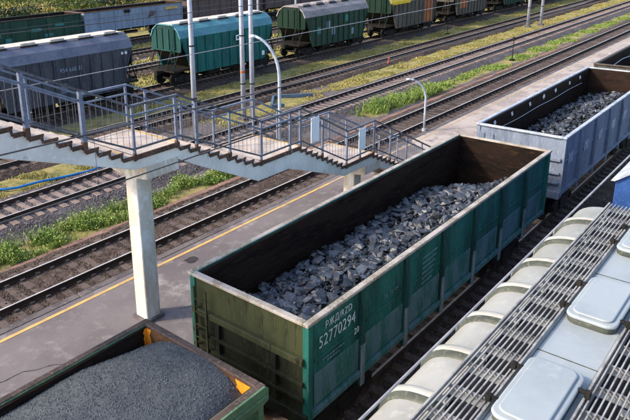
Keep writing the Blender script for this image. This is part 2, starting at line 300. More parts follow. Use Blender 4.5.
def track(y, label, bedm, slpm, first, zt=-0.235, wt=1.5, wb=2.1, x1=X1):
    bed(y, wt, wb, zt, bedm, x1)
    t = thing('railway_track', (0,y,0), label, 'railway track', 'parallel railway tracks of the yard')
    for s in (-1, 1):
        r = MB().prism(RAIL, 'x', X0, x1); r.v = [(a, b+s*0.76, c-0.002) for a,b,c in r.v]
        ro = r.build('rail', M_railside, t)
        B(X0, x1, s*0.76-0.031, s*0.76+0.031, -0.004, 0.001).build('running_surface', M_steel, ro)
    sp = 0.545; k0 = int((first-X0)/sp); N = int((x1-X0)/sp)
    src = MB().prism([(-1.35,-.33),(1.35,-.33),(1.35,-.20),(1.1,-.185),(.4,-.20),(0,-.215),(-.4,-.20),(-1.1,-.185),(-1.35,-.20)], 'x', -.13, .13)
    for s in (-1, 1):
        for q in (-1, 1): src.box(-.07, .07, s*.76+q*.13-.05, s*.76+q*.13+.05, -.20, -.13)
    so_ = src.build('sleeper', slpm, t, loc=(X0+k0*sp, 0, 0))
    for k in range(1, 100):
        if k0+k >= N: break
        c = so_.copy(); C.objects.link(c); c.parent = t; c.location = (X0+(k0+k)*sp+random.uniform(-.02,.02), random.uniform(-.03,.03), random.uniform(-.006,.006))
        c.rotation_euler = (0, 0, random.uniform(-.012,.012))
    rest = MB()
    for k in list(range(0, k0))+list(range(k0+100, N)):
        x = X0+k*sp; rest.box(x-.13, x+.13, -1.35, 1.35, -.33, -.197)
    ro = rest.build('sleeper_run', slpm, t); ro['kind'] = 'stuff'
    return t
track(-4.15, 'track under the pale blue hopper wagon with grating walkways on its roof', M_ballb, M_slpd, -5)
track(1.55, 'track under the row of coal wagons, dark sleepers showing beside the green wagon', M_ballb, M_slpd, -3, wt=1.7)
track(11.25, 'brown oily track beside the platform edge with the yellow line', M_ballb, M_slpd, -1, wb=2.2, zt=-.212)
track(17.46, 'track with pinkish concrete sleepers on grey ballast, behind the weeds', M_ball, M_slp, 2, wb=2.2)
track(23.45, 'track between the paired white masts and the row of hopper wagons', M_ballb, M_slpd, 8, wt=1.4, wb=1.75)
track(29.9, 'track under the row of small cement hopper wagons', M_ballb, M_slpd, 12)
track(37.6, 'empty track seen in the gap just behind the hopper wagons', M_ballb, M_slpd, 22)
track(44.3, 'empty track just in front of the far row of gondola wagons', M_ballb, M_slpd, 28)
track(51.8, 'farthest track, under the far row of gondola wagons', M_ballb, M_slpd, 30)

# ---------------------------------------------------------------- platform
def struct(o): o['kind'] = 'structure'; return o
pl = struct(B(X0, 150, 3.55, 9.0, -0.47, 0.19).build('platform', M_plat))
e_ = MB()
x = X0
while x < 150: e_.box(x, x+2.96, 9.0, 9.25, -0.47, 0.205+random.uniform(-.006,.006)); e_.box(x, x+2.96, 3.3, 3.55, -.47, .205); x += 3.0
e_.build('platform_edge', M_platedge, pl, bevel=0.012)
# paler paving towards the far end, dappled light put into its colour
mb = MB(); mb.v = [(13.2,3.56,.194),(150,3.56,.194),(150,8.99,.194),(20.5,8.99,.194),(19.2,7.6,.194),(17.2,6.9,.194),(16.8,5.6,.194),(14.0,4.6,.194)]; mb.f = [tuple(range(8))]
mb.build('dappled_pale_paving', M_platl, pl, fixn=False)
mb = MB(); mb.v = [(X0,8.66,.198),(13,8.66,.198),(13,8.78,.198),(X0,8.78,.198)]; mb.f = [(0,1,2,3)]; mb.build('yellow_line', M_yline, pl, fixn=False)
mb = MB(); mb.v = [(13,8.67,.198),(150,8.67,.198),(150,8.78,.198),(13,8.78,.198)]; mb.f = [(0,1,2,3)]; mb.build('faded_line', M_ylinef, pl, fixn=False)
# tar patches and cracks
mb = MB()
for (px, py, r) in ((4.6,8.2,.18),(5.0,5.6,.12),(7.2,6.3,.1)):
    b0 = len(mb.v); 
    for k in range(11): a = 2*PI*k/11; rr = r*random.uniform(.6,1.25); mb.v.append((px+rr*1.5*math.cos(a), py+rr*math.sin(a), .1985))
    mb.f.append(tuple(range(b0, b0+11)))
mb.build('tar_patch', M_crack, pl, fixn=False)
mb = MB()
for (x, y, dx, dy, nn) in ((-3,7.3,.22,-.10,9),(2.4,6.3,.16,-.07,12),(2.6,5.2,.2,.10,9)):
    p = Vector((x,y,.199)); w_ = .013
    for k in range(nn):
        q = p+Vector((dx*random.uniform(.6,1.3), dy+random.uniform(-.13,.13), 0)); d = Vector((-(q-p).y, (q-p).x, 0)).normalized()*w_*random.uniform(.4,1)
        b0 = len(mb.v); mb.v += [tuple(p-d),tuple(q-d*.6),tuple(q+d*.6),tuple(p+d)]; mb.f.append((b0,b0+1,b0+2,b0+3)); p = q
mb.build('crack', M_crack, pl, fixn=False)

# cable trough beside the first track
mb = MB(); x = X0
while x < 60: mb.box(x, x+0.97, 12.72+.02*nz2(x,0,.6), 13.34+.02*nz2(x,0,.6), -.47, -.34+random.uniform(-.02,.02)); x += 1.0
tag(mb.build('cable_trough', M_trough, bevel=.02), 'low reddish cable trough running between the first track and the weeds', 'cable trough')

# ---------------------------------------------------------------- wagon pieces
def wheelset_bogie(parent, x, name='bogie', detail=True):
    fr = MB()
    for s in (-1, 1):
        y = s*1.02
        fr.prism([(x-1.1,.62),(x-.55,.80),(x+.55,.80),(x+1.1,.62),(x+1.1,.38),(x+.75,.36),(x+.45,.22),(x-.45,.22),(x-.75,.36),(x-1.1,.38)], 'y', y-.09, y+.09)
        fr.box(x-.3, x+.3, y+(-.14 if s < 0 else -.02), y+(.02 if s < 0 else .14), .3, .72)
    fr.box(x-.22, x+.22, -.95, .95, .5, .82)
    b = fr.build(name, M_dark, parent, bevel=.02)
    for dx in (-.92, .92):
        for s in (-1, 1):
            wv = MB(); wv.tube([(x+dx, s*.70, .475),(x+dx, s*.84, .475)], .475, 20); wv.tube([(x+dx,s*.84,.475),(x+dx,s*1.16,.475)], .11, 10)
            if s > 0: wv.tube([(x+dx,-.7,.475),(x+dx,.7,.475)], .08, 8)
            wv.build('wheel', M_dark, b)
    return b
def coupler(parent, x, s):
    mb = MB(); mb.box(min(x,x+s*.55), max(x,x+s*.55), -.11, .11, .93, 1.15); mb.box(min(x+s*.5,x+s*.72), max(x+s*.5,x+s*.72), -.2, .16, .88, 1.2)
    mb.tube([(x+s*.1,.35,.95),(x+s*.35,.35,.7),(x+s*.6,.3,.5),(x+s*.7,.15,.62)], .035, 6)
    return mb.build('coupler', M_dark, parent, bevel=.02)
def gondola(x0, yc, L, H, label, body, endm, inner, rimm, low=None, group=None, W=3.1, near=True, z0=1.38, stakew=.13, cat='gondola wagon', innerfar=None, lowend=None):
    t = thing('gondola_wagon', (x0, yc, 0), label, cat, group); h = W/2; wo = h-.10
    for s in (-1, 1):     # outer skin per side
        y0, y1 = sorted((s*wo, s*(wo-.03)))
        sw = B(.06, L-.06, y0, y1, z0+.12, H-.02).build('side_wall', body, t)
        if s < 0 and near:
            pn = MB()      # pressed horizontal ribs between stakes and the chalky lower drop doors
            for k in range(7):
                a, b = .2+(L-.3)*k/7, .2+(L-.3)*(k+1)/7
                pn.box(a+.12, b-.14, -wo-.025, -wo+.0, z0+1.12, z0+1.18)
            pn.build('pressed_rib', body, sw, bevel=.015)
        y0, y1 = sorted((s*(wo-.03), s*(wo-.075)))
        B(.13, L-.13, y0, y1, z0, H-.05).build('side_lining', inner, t)
        y0, y1 = sorted((s*wo, s*(h-.005)))
        if low:
            for k in range(7):
                a, b = .2+(L-.35)*k/7, .2+(L-.35)*(k+1)/7
                o = B(a+.1, b-.12, min(s*wo, s*(wo+.022)), max(s*wo, s*(wo+.022)), z0+.16, z0+.86).build('drop_door', low, t, bevel=.015)
        B(.02, L-.02, y0, y1, z0, z0+.13).build('side_sill', low or body, t, bevel=.01)
        for k in range(8):
            x = .02+(L-.04-stakew)*k/7
            corner = k in (0, 7)
            st = MB(); ya, yb = sorted((s*wo, s*h))
            zb = z0-.22 if not corner else z0-.05
            st.prism([(s*(wo-.002), H-.12),(s*(wo+.035), H-.12),(s*h, H-.55),(s*h, zb),(s*(wo-.002), zb)] if not corner else [(s*(wo-.04),H-.08),(s*h,H-.08),(s*h,zb),(s*(wo-.04),zb)], 'x', x, x+stakew)
            so2 = st.build('stake', M_stake if low and not corner else body, t, bevel=.01)
            if low and not corner:
                B(x-.004, x+stakew+.004, min(s*(h-.02),s*(h+.004)), max(s*(h-.02),s*(h+.004)), zb-.003, z0+.75).build('stake_shoe', M_shoe, so2)
    for e, xx in ((-1, 0), (1, L)):
        a, b = sorted((xx-e*.05, xx-e*.08)); ew = B(a, b, -wo+.03, wo-.03, z0-.05, H-.02).build('end_wall', endm, t)
        a, b = sorted((xx-e*.08, xx-e*.13)); B(a, b, -wo+.04, wo-.04, z0, H-.05).build('end_lining', innerfar or inner, t)
        if lowend: a, b = sorted((xx-e*.045, xx-e*.05)); B(a, b, -wo+.04, wo-.04, z0, H-.88).build('lower_panel', lowend, ew)
        r = MB()
        for zz, hh in ((H-.88, .11), (H-1.35, .08), (z0+.42, .08)):
            a, b = sorted((xx-e*.06, xx+e*.05)); r.box(a, b, -wo, wo, zz, zz+hh)
        a, b = sorted((xx-e*.06, xx+e*.06)); r.box(a, b, -h+.02, h-.02, z0-.1, z0+.16)
        for yy in (-.75, .75): a, b = sorted((xx-e*.06, xx+e*.035)); r.box(a, b, yy-.06, yy+.06, z0+.16, H-.9)
        r.build('end_beam', lowend or endm, ew, bevel=.012)
        if lowend: a, b = sorted((xx-e*.055, xx+e*.055)); B(a, b, -wo-.002, wo+.002, H-.90, H-.76).build('end_ledge', endm, ew, bevel=.012)
        ld = MB()
        for yy in (1.0, 1.34): a, b = sorted((xx+e*.06, xx+e*.09)); ld.box(a, b, yy-.02, yy+.02, z0-.1, H-.25)
        for q in range(6): zz = z0+.1+q*.3; ld.bar((xx+e*.075,1.0,zz),(xx+e*.075,1.34,zz),.02,.02)
        if e < 0: ld.build('ladder', endm, t)
        coupler(t, xx, e)
    rm = MB(); r_ = .045
    rm.box(-.03, L+.03, h-.115, h+.02, H-.07, H); rm.box(-.03, L+.03, -h-.02, -h+.115, H-.07, H)
    rm.box(-.03, .12, -h+.112, h-.112, H-.071, H-.002); rm.box(L-.12, L+.03, -h+.112, h-.112, H-.071, H-.002)
    rm.build('top_rim', rimm, t, bevel=.018)
    B(.1, L-.1, -wo+.05, wo-.05, z0-.04, z0).build('floor', inner, t)
    uf = MB(); uf.box(.1, L-.1, -.25, .25, z0-.35, z0-.05)
    for k in range(8): x = .15+(L-.3)*k/7; uf.box(x-.06, x+.06, -wo, wo, z0-.18, z0-.04)
    uf.tube([(L*.42,-.5,.8),(L*.55,-.5,.8)], .18, 10); uf.build('underframe', M_dark, t)
    wheelset_bogie(t, 1.9); wheelset_bogie(t, L-1.9)
    return t

# rock heap, one 'stuff' object
def hull_templates(n, k=13):
    out = []
    for _ in range(n):
        bm = bmesh.new()
        sx, sy, sz = random.uniform(.8,1.2), random.uniform(.6,1), random.uniform(.25,.62)
        for _ in range(k):
            d = Vector((random.gauss(0,1), random.gauss(0,1), random.gauss(0,1))).normalized()*random.uniform(.8,1)
            bm.verts.new((d.x*sx, d.y*sy, d.z*sz))
        r = bmesh.ops.convex_hull(bm, input=bm.verts)
        bmesh.ops.delete(bm, geom=list({g for g in r['geom_interior'] if isinstance(g, bmesh.types.BMVert)}), context='VERTS')
        bm.verts.index_update(); out.append(([v.co.copy() for v in bm.verts], [tuple(v.index for v in fc.verts) for fc in bm.faces])); bm.free()
    return out
TPL = hull_templates(26)
def heap(x0, x1, y0, y1, hf, count, smin, smax, name, label, cat):
    t = thing(name, (x0, (y0+y1)/2, 1.4), label, cat); t['kind'] = 'stuff'
    ox, oy, oz = t.location
    nx, ny = 60, 16; mb = MB()
    for i in range(nx+1):
        for j in range(ny+1):
            x = x0+(x1-x0)*i/nx; y = y0+(y1-y0)*j/ny
            mb.v.append((x-ox, y-oy, hf(x,y)-.09+.04*nz2(x,y,2.5)-oz))
    for i in range(nx):
        for j in range(ny): mb.f.append((i*(ny+1)+j, (i+1)*(ny+1)+j, (i+1)*(ny+1)+j+1, i*(ny+1)+j+1))
    o = mb.build('heap_core', M_coalbed, t, fixn=False); o['kind'] = 'stuff'
    mb = MB()
    for k in range(count):
        x = random.uniform(x0+.06, x1-.06); y = random.uniform(y0+.06, y1-.06)
        s = (smin+(smax-smin)*random.random()**3) if k % 3 else random.uniform(.015,.05)
        vs, fs = random.choice(TPL)
        R = Matrix.Rotation(random.uniform(0,6.28),3,'Z') @ Matrix.Rotation(random.gauss(0,.42),3,'X') @ Matrix.Rotation(random.gauss(0,.42),3,'Y')
        z = hf(x,y)+random.uniform(-.08,.05)+s*.15; b0 = len(mb.v)
        for q in vs: p = R @ (q*s); mb.v.append((min(max(x+p.x,x0),x1)-ox, min(max(y+p.y,y0),y1)-oy, z+p.z-oz))
        mb.f += [tuple(b0+i for i in fc) for fc in fs]
    o = mb.build('coal_lumps', M_coal, t, fixn=False); o['kind'] = 'stuff'
    return t

# ---------------------------------------------------------------- the green gondola with its coal
LG = 12.65
gw = gondola(0, 1.55, LG, 3.5, 'dark green open coal wagon with white number 52770294 on its side, centre of the picture', M_green, M_olive, M_liner, M_rim, low=M_greenlow, group='gondola wagons on the near track', lowend=M_gend2, innerfar=M_liner2)
text('52770294', .36, M_white, gw, .42, -1.478, 2.74, sx=.80, name='number', off=-.003)
text('РЖД/RZD', .215, M_white, gw, .62, -1.478, 3.08, sx=.85, off=-.002)
text('20', .20, M_white, gw, 1.62, -1.478, 2.44, sx=.85)
text('70 тонн', .165, M_faint, gw, 2.72, -1.478, 2.72, sx=1.0)
mb = MB()
for zz, xa, xb in ((2.42,.55,1.25),(2.34,.70,1.1)):
    x = xa; pass
    while x < xb: dx = random.uniform(.03,.09); B(x, x+dx, -1.476, -1.466, zz, zz+.035).build('small_print', M_faint, gw); x += dx+.025
mb = MB()   # chalk hatching marks on the fifth panel
for q in range(6): mb.bar((4.45+.0*q,-1.462,2.98-.13*q),(5.15-.04*q,-1.462,3.0-.13*q),.012,.03)
mb.build('chalk_mark', M_faint, gw)
def hg(x, y):
    d = (y-1.5); return 2.36+.14*math.exp(-((y-1.2)/1.0)**2)+.13*nz2(x,y,.55)+.08*nz2(x,y,1.3)-.75*sstep(9.6,12.4,x)*(.35+.65*sstep(.8,3,y))
heap(.16, LG-.16, .26, 2.86, hg, 9000, .035, .25, 'coal_heap', 'heap of blue-grey coal lumps lying in the green number 52770294 wagon', 'coal')

# ---------------------------------------------------------------- the blue gondola behind it
bw = gondola(14.3, 1.60, 13.3, 3.5, 'pale blue open coal wagon coupled behind the dark green one', M_blue, M_blue, M_liner, M_bluerim, group='gondola wagons on the near track')
for k in range(7):
    o = B(.75+1.82*k, 1.25+1.82*k, -1.476, -1.462, 2.35, 2.72).build('pale_panel', M_bluerim, bw)
mb = MB()
for k in range(7):
    x = 1.2+1.72*k+random.uniform(-.15,.15); q = random.uniform(.7,1.2)
    mb = MB(); mb.bar((x,1.355,3.32),(x+.10*q,1.345,3.15+.05*q),.02,.15*q)
    mb.build('cloth_strip', M_sign, bw)
mb = MB(); mb.tube([(.6+.6*i,1.36,2.92+.018*math.sin(i*.9)) for i in range(20)], .009, 5); mb.build('rope', M_sign, bw)
def hb(x, y): return 2.25+.25*math.exp(-((y-1.4)/.9)**2)+.15*nz2(x,y,.5)+.08*nz2(x,y,1.3)-.5*(1-sstep(15,18,x))-.15*sstep(24,27,x)
heap(14.46, 27.44, .30, 2.90, hb, 4200, .05, .2, 'coal_heap', 'heap of coal lying in the pale blue wagon', 'coal')
g3 = gondola(28.75, 1.60, 13.3, 3.5, 'brown rimmed open wagon at the right edge, last of the coal wagons', M_brownh, M_brownh, M_liner, M_brimdk, group='gondola wagons on the near track')
mb = MB(); mb.tube([(.4+.6*i,1.36,2.95+.04*math.sin(i)) for i in range(20)], .02, 5); mb.build('rope', M_sign, g3)

# ---------------------------------------------------------------- the near gondola with fine gravel
HN = 2.9; LN = 12.9
ng = gondola(-1.15-LN, 1.60, LN, HN, 'open wagon heaped with fine slate-grey gravel at the bottom left', M_edgegreen, M_rust, M_liner, M_brimdk, group='gondola wagons on the near track', z0=1.3, innerfar=M_rust)
for s, hgt in ((1, .56), (-1, .42)):
    mb = MB(); yy = s*1.40; x = LN-.137
    pts = []
    for k in range(9):
        z = HN-.06-hgt*k/8; pts.append((z, .03+.02*abs(math.sin(k*1.7)), (.11 if s > 0 else .34)+.05*abs(math.cos(k*2.3))))
    for q in range(8):
        z0_, a0, c0 = pts[q]; z1_, a1, c1 = pts[q+1]; b0 = len(mb.v)
        mb.v += [(x, yy-s*c0, z0_),(x, yy+s*.02, z0_),(x, yy+s*.02, z1_),(x, yy-s*c1, z1_)]; mb.f.append((b0,b0+1,b0+2,b0+3))
        b0 = len(mb.v); yw = s*1.366
        mb.v += [(LN-.13-a0*2, yw, z0_),(LN-.12, yw, z0_),(LN-.12, yw, z1_),(LN-.13-a1*2, yw, z1_)]; mb.f.append((b0,b0+1,b0+2,b0+3))
    mb.build('orange_paint_mark', M_orange, ng, fixn=False)
B(.1, LN-.1, 1.39, 1.425, HN-.20, HN-.17).build('inner_ledge', M_rim, ng)
mb = MB(); mb.prism([(LN-1.3,HN+.0),(LN-.02,HN+.0),(LN+.06,HN-.06),(LN+.06,HN-.30),(LN-.1,HN-.34),(LN-1.3,HN-.34)], 'y', -1.60, -1.555)
mb.box(LN-1.25, LN+.0, -1.63, -1.60, HN-.20, HN-.15); mb.build('corner_plate', M_edgegreen, ng, bevel=.01)
mb = MB(); nx, ny = 90, 40
def hn(x, y):   # heaped fine material: crown along the middle, slumped at the corners
    u = (y-1.6)/1.38; e = max(0, (x+3.2)/2.0)
    return 2.99-.22*u*u-.05*abs(u)**5-.10*e*e-.30*e*e*u*u*u*u+.045*nz2(x,y,.9)+.018*nz2(x,y,2.7)
for i in range(nx+1):
    for j in range(ny+1):
        x = -13.9+(12.62)*(i/nx); y = .235+2.73*j/ny; mb.v.append((x, y, min(hn(x,y), 3.1)+.008*nz2(x,y,9)))
for i in range(nx):
    for j in range(ny): mb.f.append((i*(ny+1)+j, (i+1)*(ny+1)+j, (i+1)*(ny+1)+j+1, i*(ny+1)+j+1))
o = mb.build('gravel_heap', M_slate, fixn=False, smooth=True); tag(o, 'smooth mound of fine slate-grey gravel filling the wagon at the bottom left', 'gravel', kind='stuff')
gg = MB()
for _ in range(26000):
    x = random.uniform(-9, -1.3); y = random.uniform(.25, 2.95); r_ = random.uniform(.006, .017)*(1.5 if random.random() < .06 else 1); z = min(hn(x,y),3.1)+.004; b0 = len(gg.v)
    for k in range(3): a = 2.094*k+random.random(); gg.v.append((x+r_*math.cos(a), y+r_*math.sin(a), z-.004))
    gg.v.append((x+random.uniform(-.3,.3)*r_, y+random.uniform(-.3,.3)*r_, z+r_*.9)); gg.f += [(b0,b0+1,b0+3),(b0+1,b0+2,b0+3),(b0+2,b0,b0+3)]
tag(gg.build('gravel_grains', mat('slate_grains', (0.115,0.132,0.148), (0.085,0.10,0.114), rough=0.9, scale=2, bump=0, island=0.35, spec=0.1), o, fixn=False), kind='stuff')

# ---------------------------------------------------------------- the pale hopper with walkways on its roof
def rounded(x0, x1, y0, y1, r, n=6):
    p = []
    for cx, cy, a0 in ((x1-r,y1-r,0),(x0+r,y1-r,90),(x0+r,y0+r,180),(x1-r,y0+r,270)):
        for k in range(n+1): a = math.radians(a0+90*k/n); p.append((cx+r*math.cos(a), cy+r*math.sin(a)))
    return p
HC = -4.15; HX0, HX1 = -9.2, 6.15
hp = thing('hopper_wagon', (0, HC, 0), 'pale blue-white hopper wagon seen from above, with grating walkways and roof hatches', 'hopper wagon')
def arc(off=0.0, y0=.80, yE=1.66, zt=4.55, ze=3.95, n=10):
    p = []
    for k in range(n+1):
        a = min(PI/2*k/n, PI/2-1e-6); p.append((y0+(yE-y0)*math.sin(a)**.72+off*math.sin(a), ze+(zt-ze)*math.cos(a)**.72+off*math.cos(a)))
    return p
prof = arc(); full = [(-y,z) for y,z in reversed(prof)]+prof
full = [(-1.64,1.5)]+full+[(1.64,1.5)]
MB().prism(full, 'x', HX0, HX1).build('body', M_roof, hp, bevel=.03, smooth=False)
for p in hp.children[0].data.polygons: p.use_smooth = abs(p.normal.x) < .5 and p.normal.z > .02
x = -8.4
nrib = 0
while x < 6.2:
    for s in (-1, 1):
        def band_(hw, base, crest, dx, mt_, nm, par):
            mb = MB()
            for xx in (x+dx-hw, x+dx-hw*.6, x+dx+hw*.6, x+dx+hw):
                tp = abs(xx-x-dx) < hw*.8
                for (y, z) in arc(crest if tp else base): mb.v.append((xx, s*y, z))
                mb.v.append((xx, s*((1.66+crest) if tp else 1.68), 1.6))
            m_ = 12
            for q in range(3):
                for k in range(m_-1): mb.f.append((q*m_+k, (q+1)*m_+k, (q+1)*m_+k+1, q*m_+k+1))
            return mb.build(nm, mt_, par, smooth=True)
        o = band_(.135, .005, .06, 0, M_ribshade, 'roof_rib', hp)  # dark arch stands in for the shaded side of the rib
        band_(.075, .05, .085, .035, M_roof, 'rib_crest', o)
    x += 1.13
for s in (-1, 1):    # walkways
    yc = s*.70; w0, w1 = yc-.27, yc+.27
    fr = MB(); fr.box(HX0+.1, HX1-.05, w0-.03, w0, 4.60, 4.69); fr.box(HX0+.1, HX1-.05, w1, w1+.03, 4.60, 4.69)
    wk = fr.build('walkway', M_bar if s > 0 else M_bar, hp, bevel=.006)
    tr_ = MB(); tr_.box(HX0+.15, HX1-.1, w0+.02, w1-.02, 4.53, 4.566)
    tr_.build('walkway_tray', M_roof, wk)
    for k in range(8):
        y = w0+.035+k*.067; B(HX0+.12, HX1-.07, y-.009, y+.009, 4.655, 4.682).build('grating_bar', M_bar, wk)
    x = HX0+.2
    while x < HX1-.5:
        B(x, x+.32, w0+.05, w1-.04, 4.50, 4.572).build('grating_opening_shade', M_hatchgap, wk)  # dark plate painted in for the shaded depth of a tray cutout
        B(x+.40, x+.425, w0, w1, 4.60, 4.652).build('cross_bracket', M_bar, wk)
        x += .56
mb = MB(); mb.box(HX0+.2, HX1-.25, -.385, .385, 4.55, 4.62)
mb.build('hatch_deck', M_lid, hp, bevel=.02)
for k in range(6):
    hx = -1.63+2.72*(k-2)
    if hx < HX0: continue
    ca = MB().prism(rounded(hx+.01, hx+1.43, -.33, .33, .16), 'z', 4.62, 4.70)
    h_ = ca.build('hatch_coaming', M_ribshade, hp, bevel=.015)
    ld = MB().prism(rounded(hx, hx+1.44, -.34, .34, .15), 'z', 4.705, 4.765)
    L_ = ld.build('hatch_lid', M_lid, h_, bevel=.025)
    MB().prism(rounded(hx+.07, hx+1.37, -.27, .27, .12), 'z', 4.765, 4.80).build('lid_panel', M_lid, h_, bevel=.025)
    for xx in (hx+.3, hx+1.1):
        for s in (-1, 1):
            hg_ = MB(); hg_.box(xx-.025, xx+.025, s*.30 if s>0 else -.48, .48 if s>0 else -.30, 4.72, 4.76); hg_.box(xx-.045,xx+.045, s*.44-.03, s*.44+.03, 4.66, 4.765)
            hg_.build('hatch_clamp', M_dark, h_)
for s in (-1,1): 
    o = MB().box(HX0+.3, HX1-.3, s*1.66-.04, s*1.66+.04, 3.9, 3.95).build('eave_strip', M_roof, hp)
for k in range(6):
    B(HX0+1.2+2.72*k, HX0+1.215+2.72*k, -.385, .385, 4.615, 4.626).build('weld_seam', M_ribshade, hp)
B(HX0+.2, HX1-.25, -.40, -.385, 4.55, 4.64).build('deck_flange', M_roof, hp); B(HX0+.2, HX1-.25, .385, .40, 4.55, 4.64).build('deck_flange', M_roof, hp)
wheelset_bogie(hp, HX0+2.2); wheelset_bogie(hp, HX1-2.2)
B(HX0+.1, HX1-.1, -1.3, 1.3, 1.05, 1.5).build('underframe', M_dark, hp); coupler(hp, HX1, 1); coupler(hp, HX0, -1)

# deep blue wagon beyond it
dbw = thing('hopper_wagon', (7.45, HC, 0), 'deep blue wagon end with slanting struts at the right edge', 'hopper wagon')
MB().prism([(-1.25,3.55),(-1.25,4.68),(-.8,5.0),(.8,5.0),(1.25,4.68),(1.25,3.55)], 'x', .18, 12.8).build('body', M_deep, dbw, bevel=.03)
rf = MB(); rf.prism([(-1.33,4.66),(-.82,5.05),(.82,5.05),(1.33,4.66),(1.25,4.66),(.8,5.0),(-.8,5.0),(-1.25,4.66)], 'x', .10, 12.9); rf.build('roof_edge', M_bluerim, dbw)
mb = MB()
for s in (-1,1): mb.bar((.1,s*1.3,1.3),(.25,s*1.2,3.6),.12,.12); mb.bar((1.9,s*1.3,1.3),(.35,s*1.2,3.6),.12,.12); mb.bar((.1,s*1.25,1.3),(.3,s*.2,3.6),.1,.1)
mb.build('strut', M_deep, dbw)
B(.0, 13, -1.4, 1.4, 1.1, 1.32).build('underframe', M_deep, dbw, bevel=.02)
mb = MB(); mb.prism([(.8,3.6),(12.2,3.6),(10.0,.9),(3.4,.9)], 'y', -1.22, 1.22); mb.build('discharge_funnel', M_deep, dbw)
wheelset_bogie(dbw, 1.9); wheelset_bogie(dbw, 11.1); coupler(dbw, 0, -1); coupler(dbw, 13, 1)

# ---------------------------------------------------------------- row of cement hoppers
def cement_hopper(x0, label, body, end, roof, top, marks=None, L=10.9, hatchm=None):
    yc = 29.9; t = thing('hopper_wagon', (x0, yc, 0), label, 'hopper wagon', 'hopper wagons in the middle distance')
    h = 1.6
    for s in (-1, 1):
        y0, y1 = sorted((s*h, s*(h-.05)))
        sw = MB().prism([(.45,3.5),(L-.45,3.5),(L-.6,3.0),(L-1.5,.85),(1.5,.85),(.6,3.0)], 'y', y0, y1).build('side_wall', body, t)
        nb = 11
        for k in range(nb):
            x = 1.15+(L-2.3)*k/(nb-1); zb = .9 if 0 < k < nb-1 else 1.5
            B(x-.045, x+.045, min(s*h,s*(h+.09)), max(s*h,s*(h+.09)), zb, 3.47).build('rib', body, sw, bevel=.01)
        for e in (0, 1):
            xa, xb = (.62, 1.45) if e == 0 else (L-.62, L-1.45)
            MB().bar((xa, s*(h+.03), 3.3), (xb, s*(h+.03), .9), .06, .08).build('corner_strut', body, sw)
    # ends: upper half-round end plate and inward sloping funnel
    ep = [(-h+.02,2.55),(-h+.02,3.5),(-1.35,4.0),(-.8,4.35),(.8,4.35),(1.35,4.0),(h-.02,3.5),(h-.02,2.55)]
    for e in (0, 1):
        xx = .45 if e == 0 else L-.45; sg = 1 if e == 0 else -1
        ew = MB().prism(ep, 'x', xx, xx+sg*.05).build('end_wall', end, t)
        st = MB()
        for yy in (-1.0,-.35,.35,1.0): a, b = sorted((xx, xx-sg*.06)); st.box(a, b, yy-.04, yy+.04, 2.55, 4.1)
        a, b = sorted((xx, xx-sg*.08)); st.box(a, b, -h+.02, h-.02, 2.5, 2.6); st.build('end_rib', end, ew)
        mb = MB(); b0 = 0
        xi = xx+sg*2.0
        mb.v = [(xx,-h+.05,2.52),(xx,h-.05,2.52),(xi,h-.25,.95),(xi,-h+.25,.95),(xx+sg*.06,-h+.05,2.50),(xx+sg*.06,h-.05,2.50),(xi+sg*.06,h-.25,.95),(xi+sg*.06,-h+.25,.95)]
        mb.f = [(0,1,2,3),(7,6,5,4),(0,4,5,1),(1,5,6,2),(2,6,7,3),(3,7,4,0)]
        mb.build('end_funnel', M_dark, t)
        sb = MB(); xo = 0 if e == 0 else L
        for yy in (-1.35, -.5, .5, 1.35): sb.bar((xx,yy,2.5),(xo-sg*.05,yy*.9,1.2),.06,.06)
        sb.box(min(xo-sg*.1,xo+sg*1.9), max(xo-sg*.1,xo+sg*1.9), -1.35, 1.35, 1.08, 1.2)
        sb.tube([(xo,-1.3,1.2),(xo,-1.3,2.0),(xo,-.6,2.0),(xo,-.6,1.2)], .025, 5)
        sb.build('end_platform', M_dark, t)
        coupler(t, xo, -sg)
        la = MB()
        for yy in (-.98, -.62): la.bar((xx-sg*.12,yy,1.2),(xx-sg*.10,yy,4.3),.035,.035)
        for q in range(9): la.bar((xx-sg*.11,-.98,1.45+.32*q),(xx-sg*.11,-.62,1.45+.32*q),.025,.025)
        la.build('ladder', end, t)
        MB().tube([(xo,.5,1.1),(xo-sg*.25,.52,.75),(xo-sg*.45,.45,.6)], .03, 6).build('brake_hose', M_dark, t)
    rp = [(-h-.04,3.48),(-1.38,4.02),(-.82,4.4),(.82,4.4),(1.38,4.02),(h+.04,3.48),(h-.05,3.45),(1.3,3.95),(.8,4.33),(-.8,4.33),(-1.3,3.95),(-h+.05,3.45)]
    MB().prism(rp, 'x', .38, L-.38).build('roof', roof, t, bevel=.015)
    rt = B(.5, L-.5, -.72, .72, 4.402, 4.45).build('roof_walkway', top, t, bevel=.02)
    for k in range(5):
        x = 1.1+(L-3.1)*k/4
        hh = MB().prism(rounded(x, x+1.0, -.86, -.1, .15, 3), 'z', 4.42, 4.58).build('roof_hatch', hatchm or top, rt, bevel=.03)
        B(x-.05, x+1.05, -.93, -.87, 4.31, 4.42).build('hatch_hinge', M_dark, hh)
    fn = MB()
    for k in range(2):
        xc = L*(.36+.28*k); fn.prism([(xc-1.3,1.0),(xc+1.3,1.0),(xc+.35,.3),(xc-.35,.3)], 'y', -.9, .9)
    fn.box(1.0, L-1.0, -.2, .2, .85, 1.15); fn.tube([(L*.45,-1.2,.7),(L*.55,-1.2,.7)], .16, 8); fn.box(L*.3,L*.42,-1.35,-1.05,.55,.95); fn.tube([(2.2,-1.3,1.0),(L-2.2,-1.3,1.0)], .03, 6)
    fn.build('discharge_funnel', M_dark, t)
    wheelset_bogie(t, 1.35); wheelset_bogie(t, L-1.35)
    return t
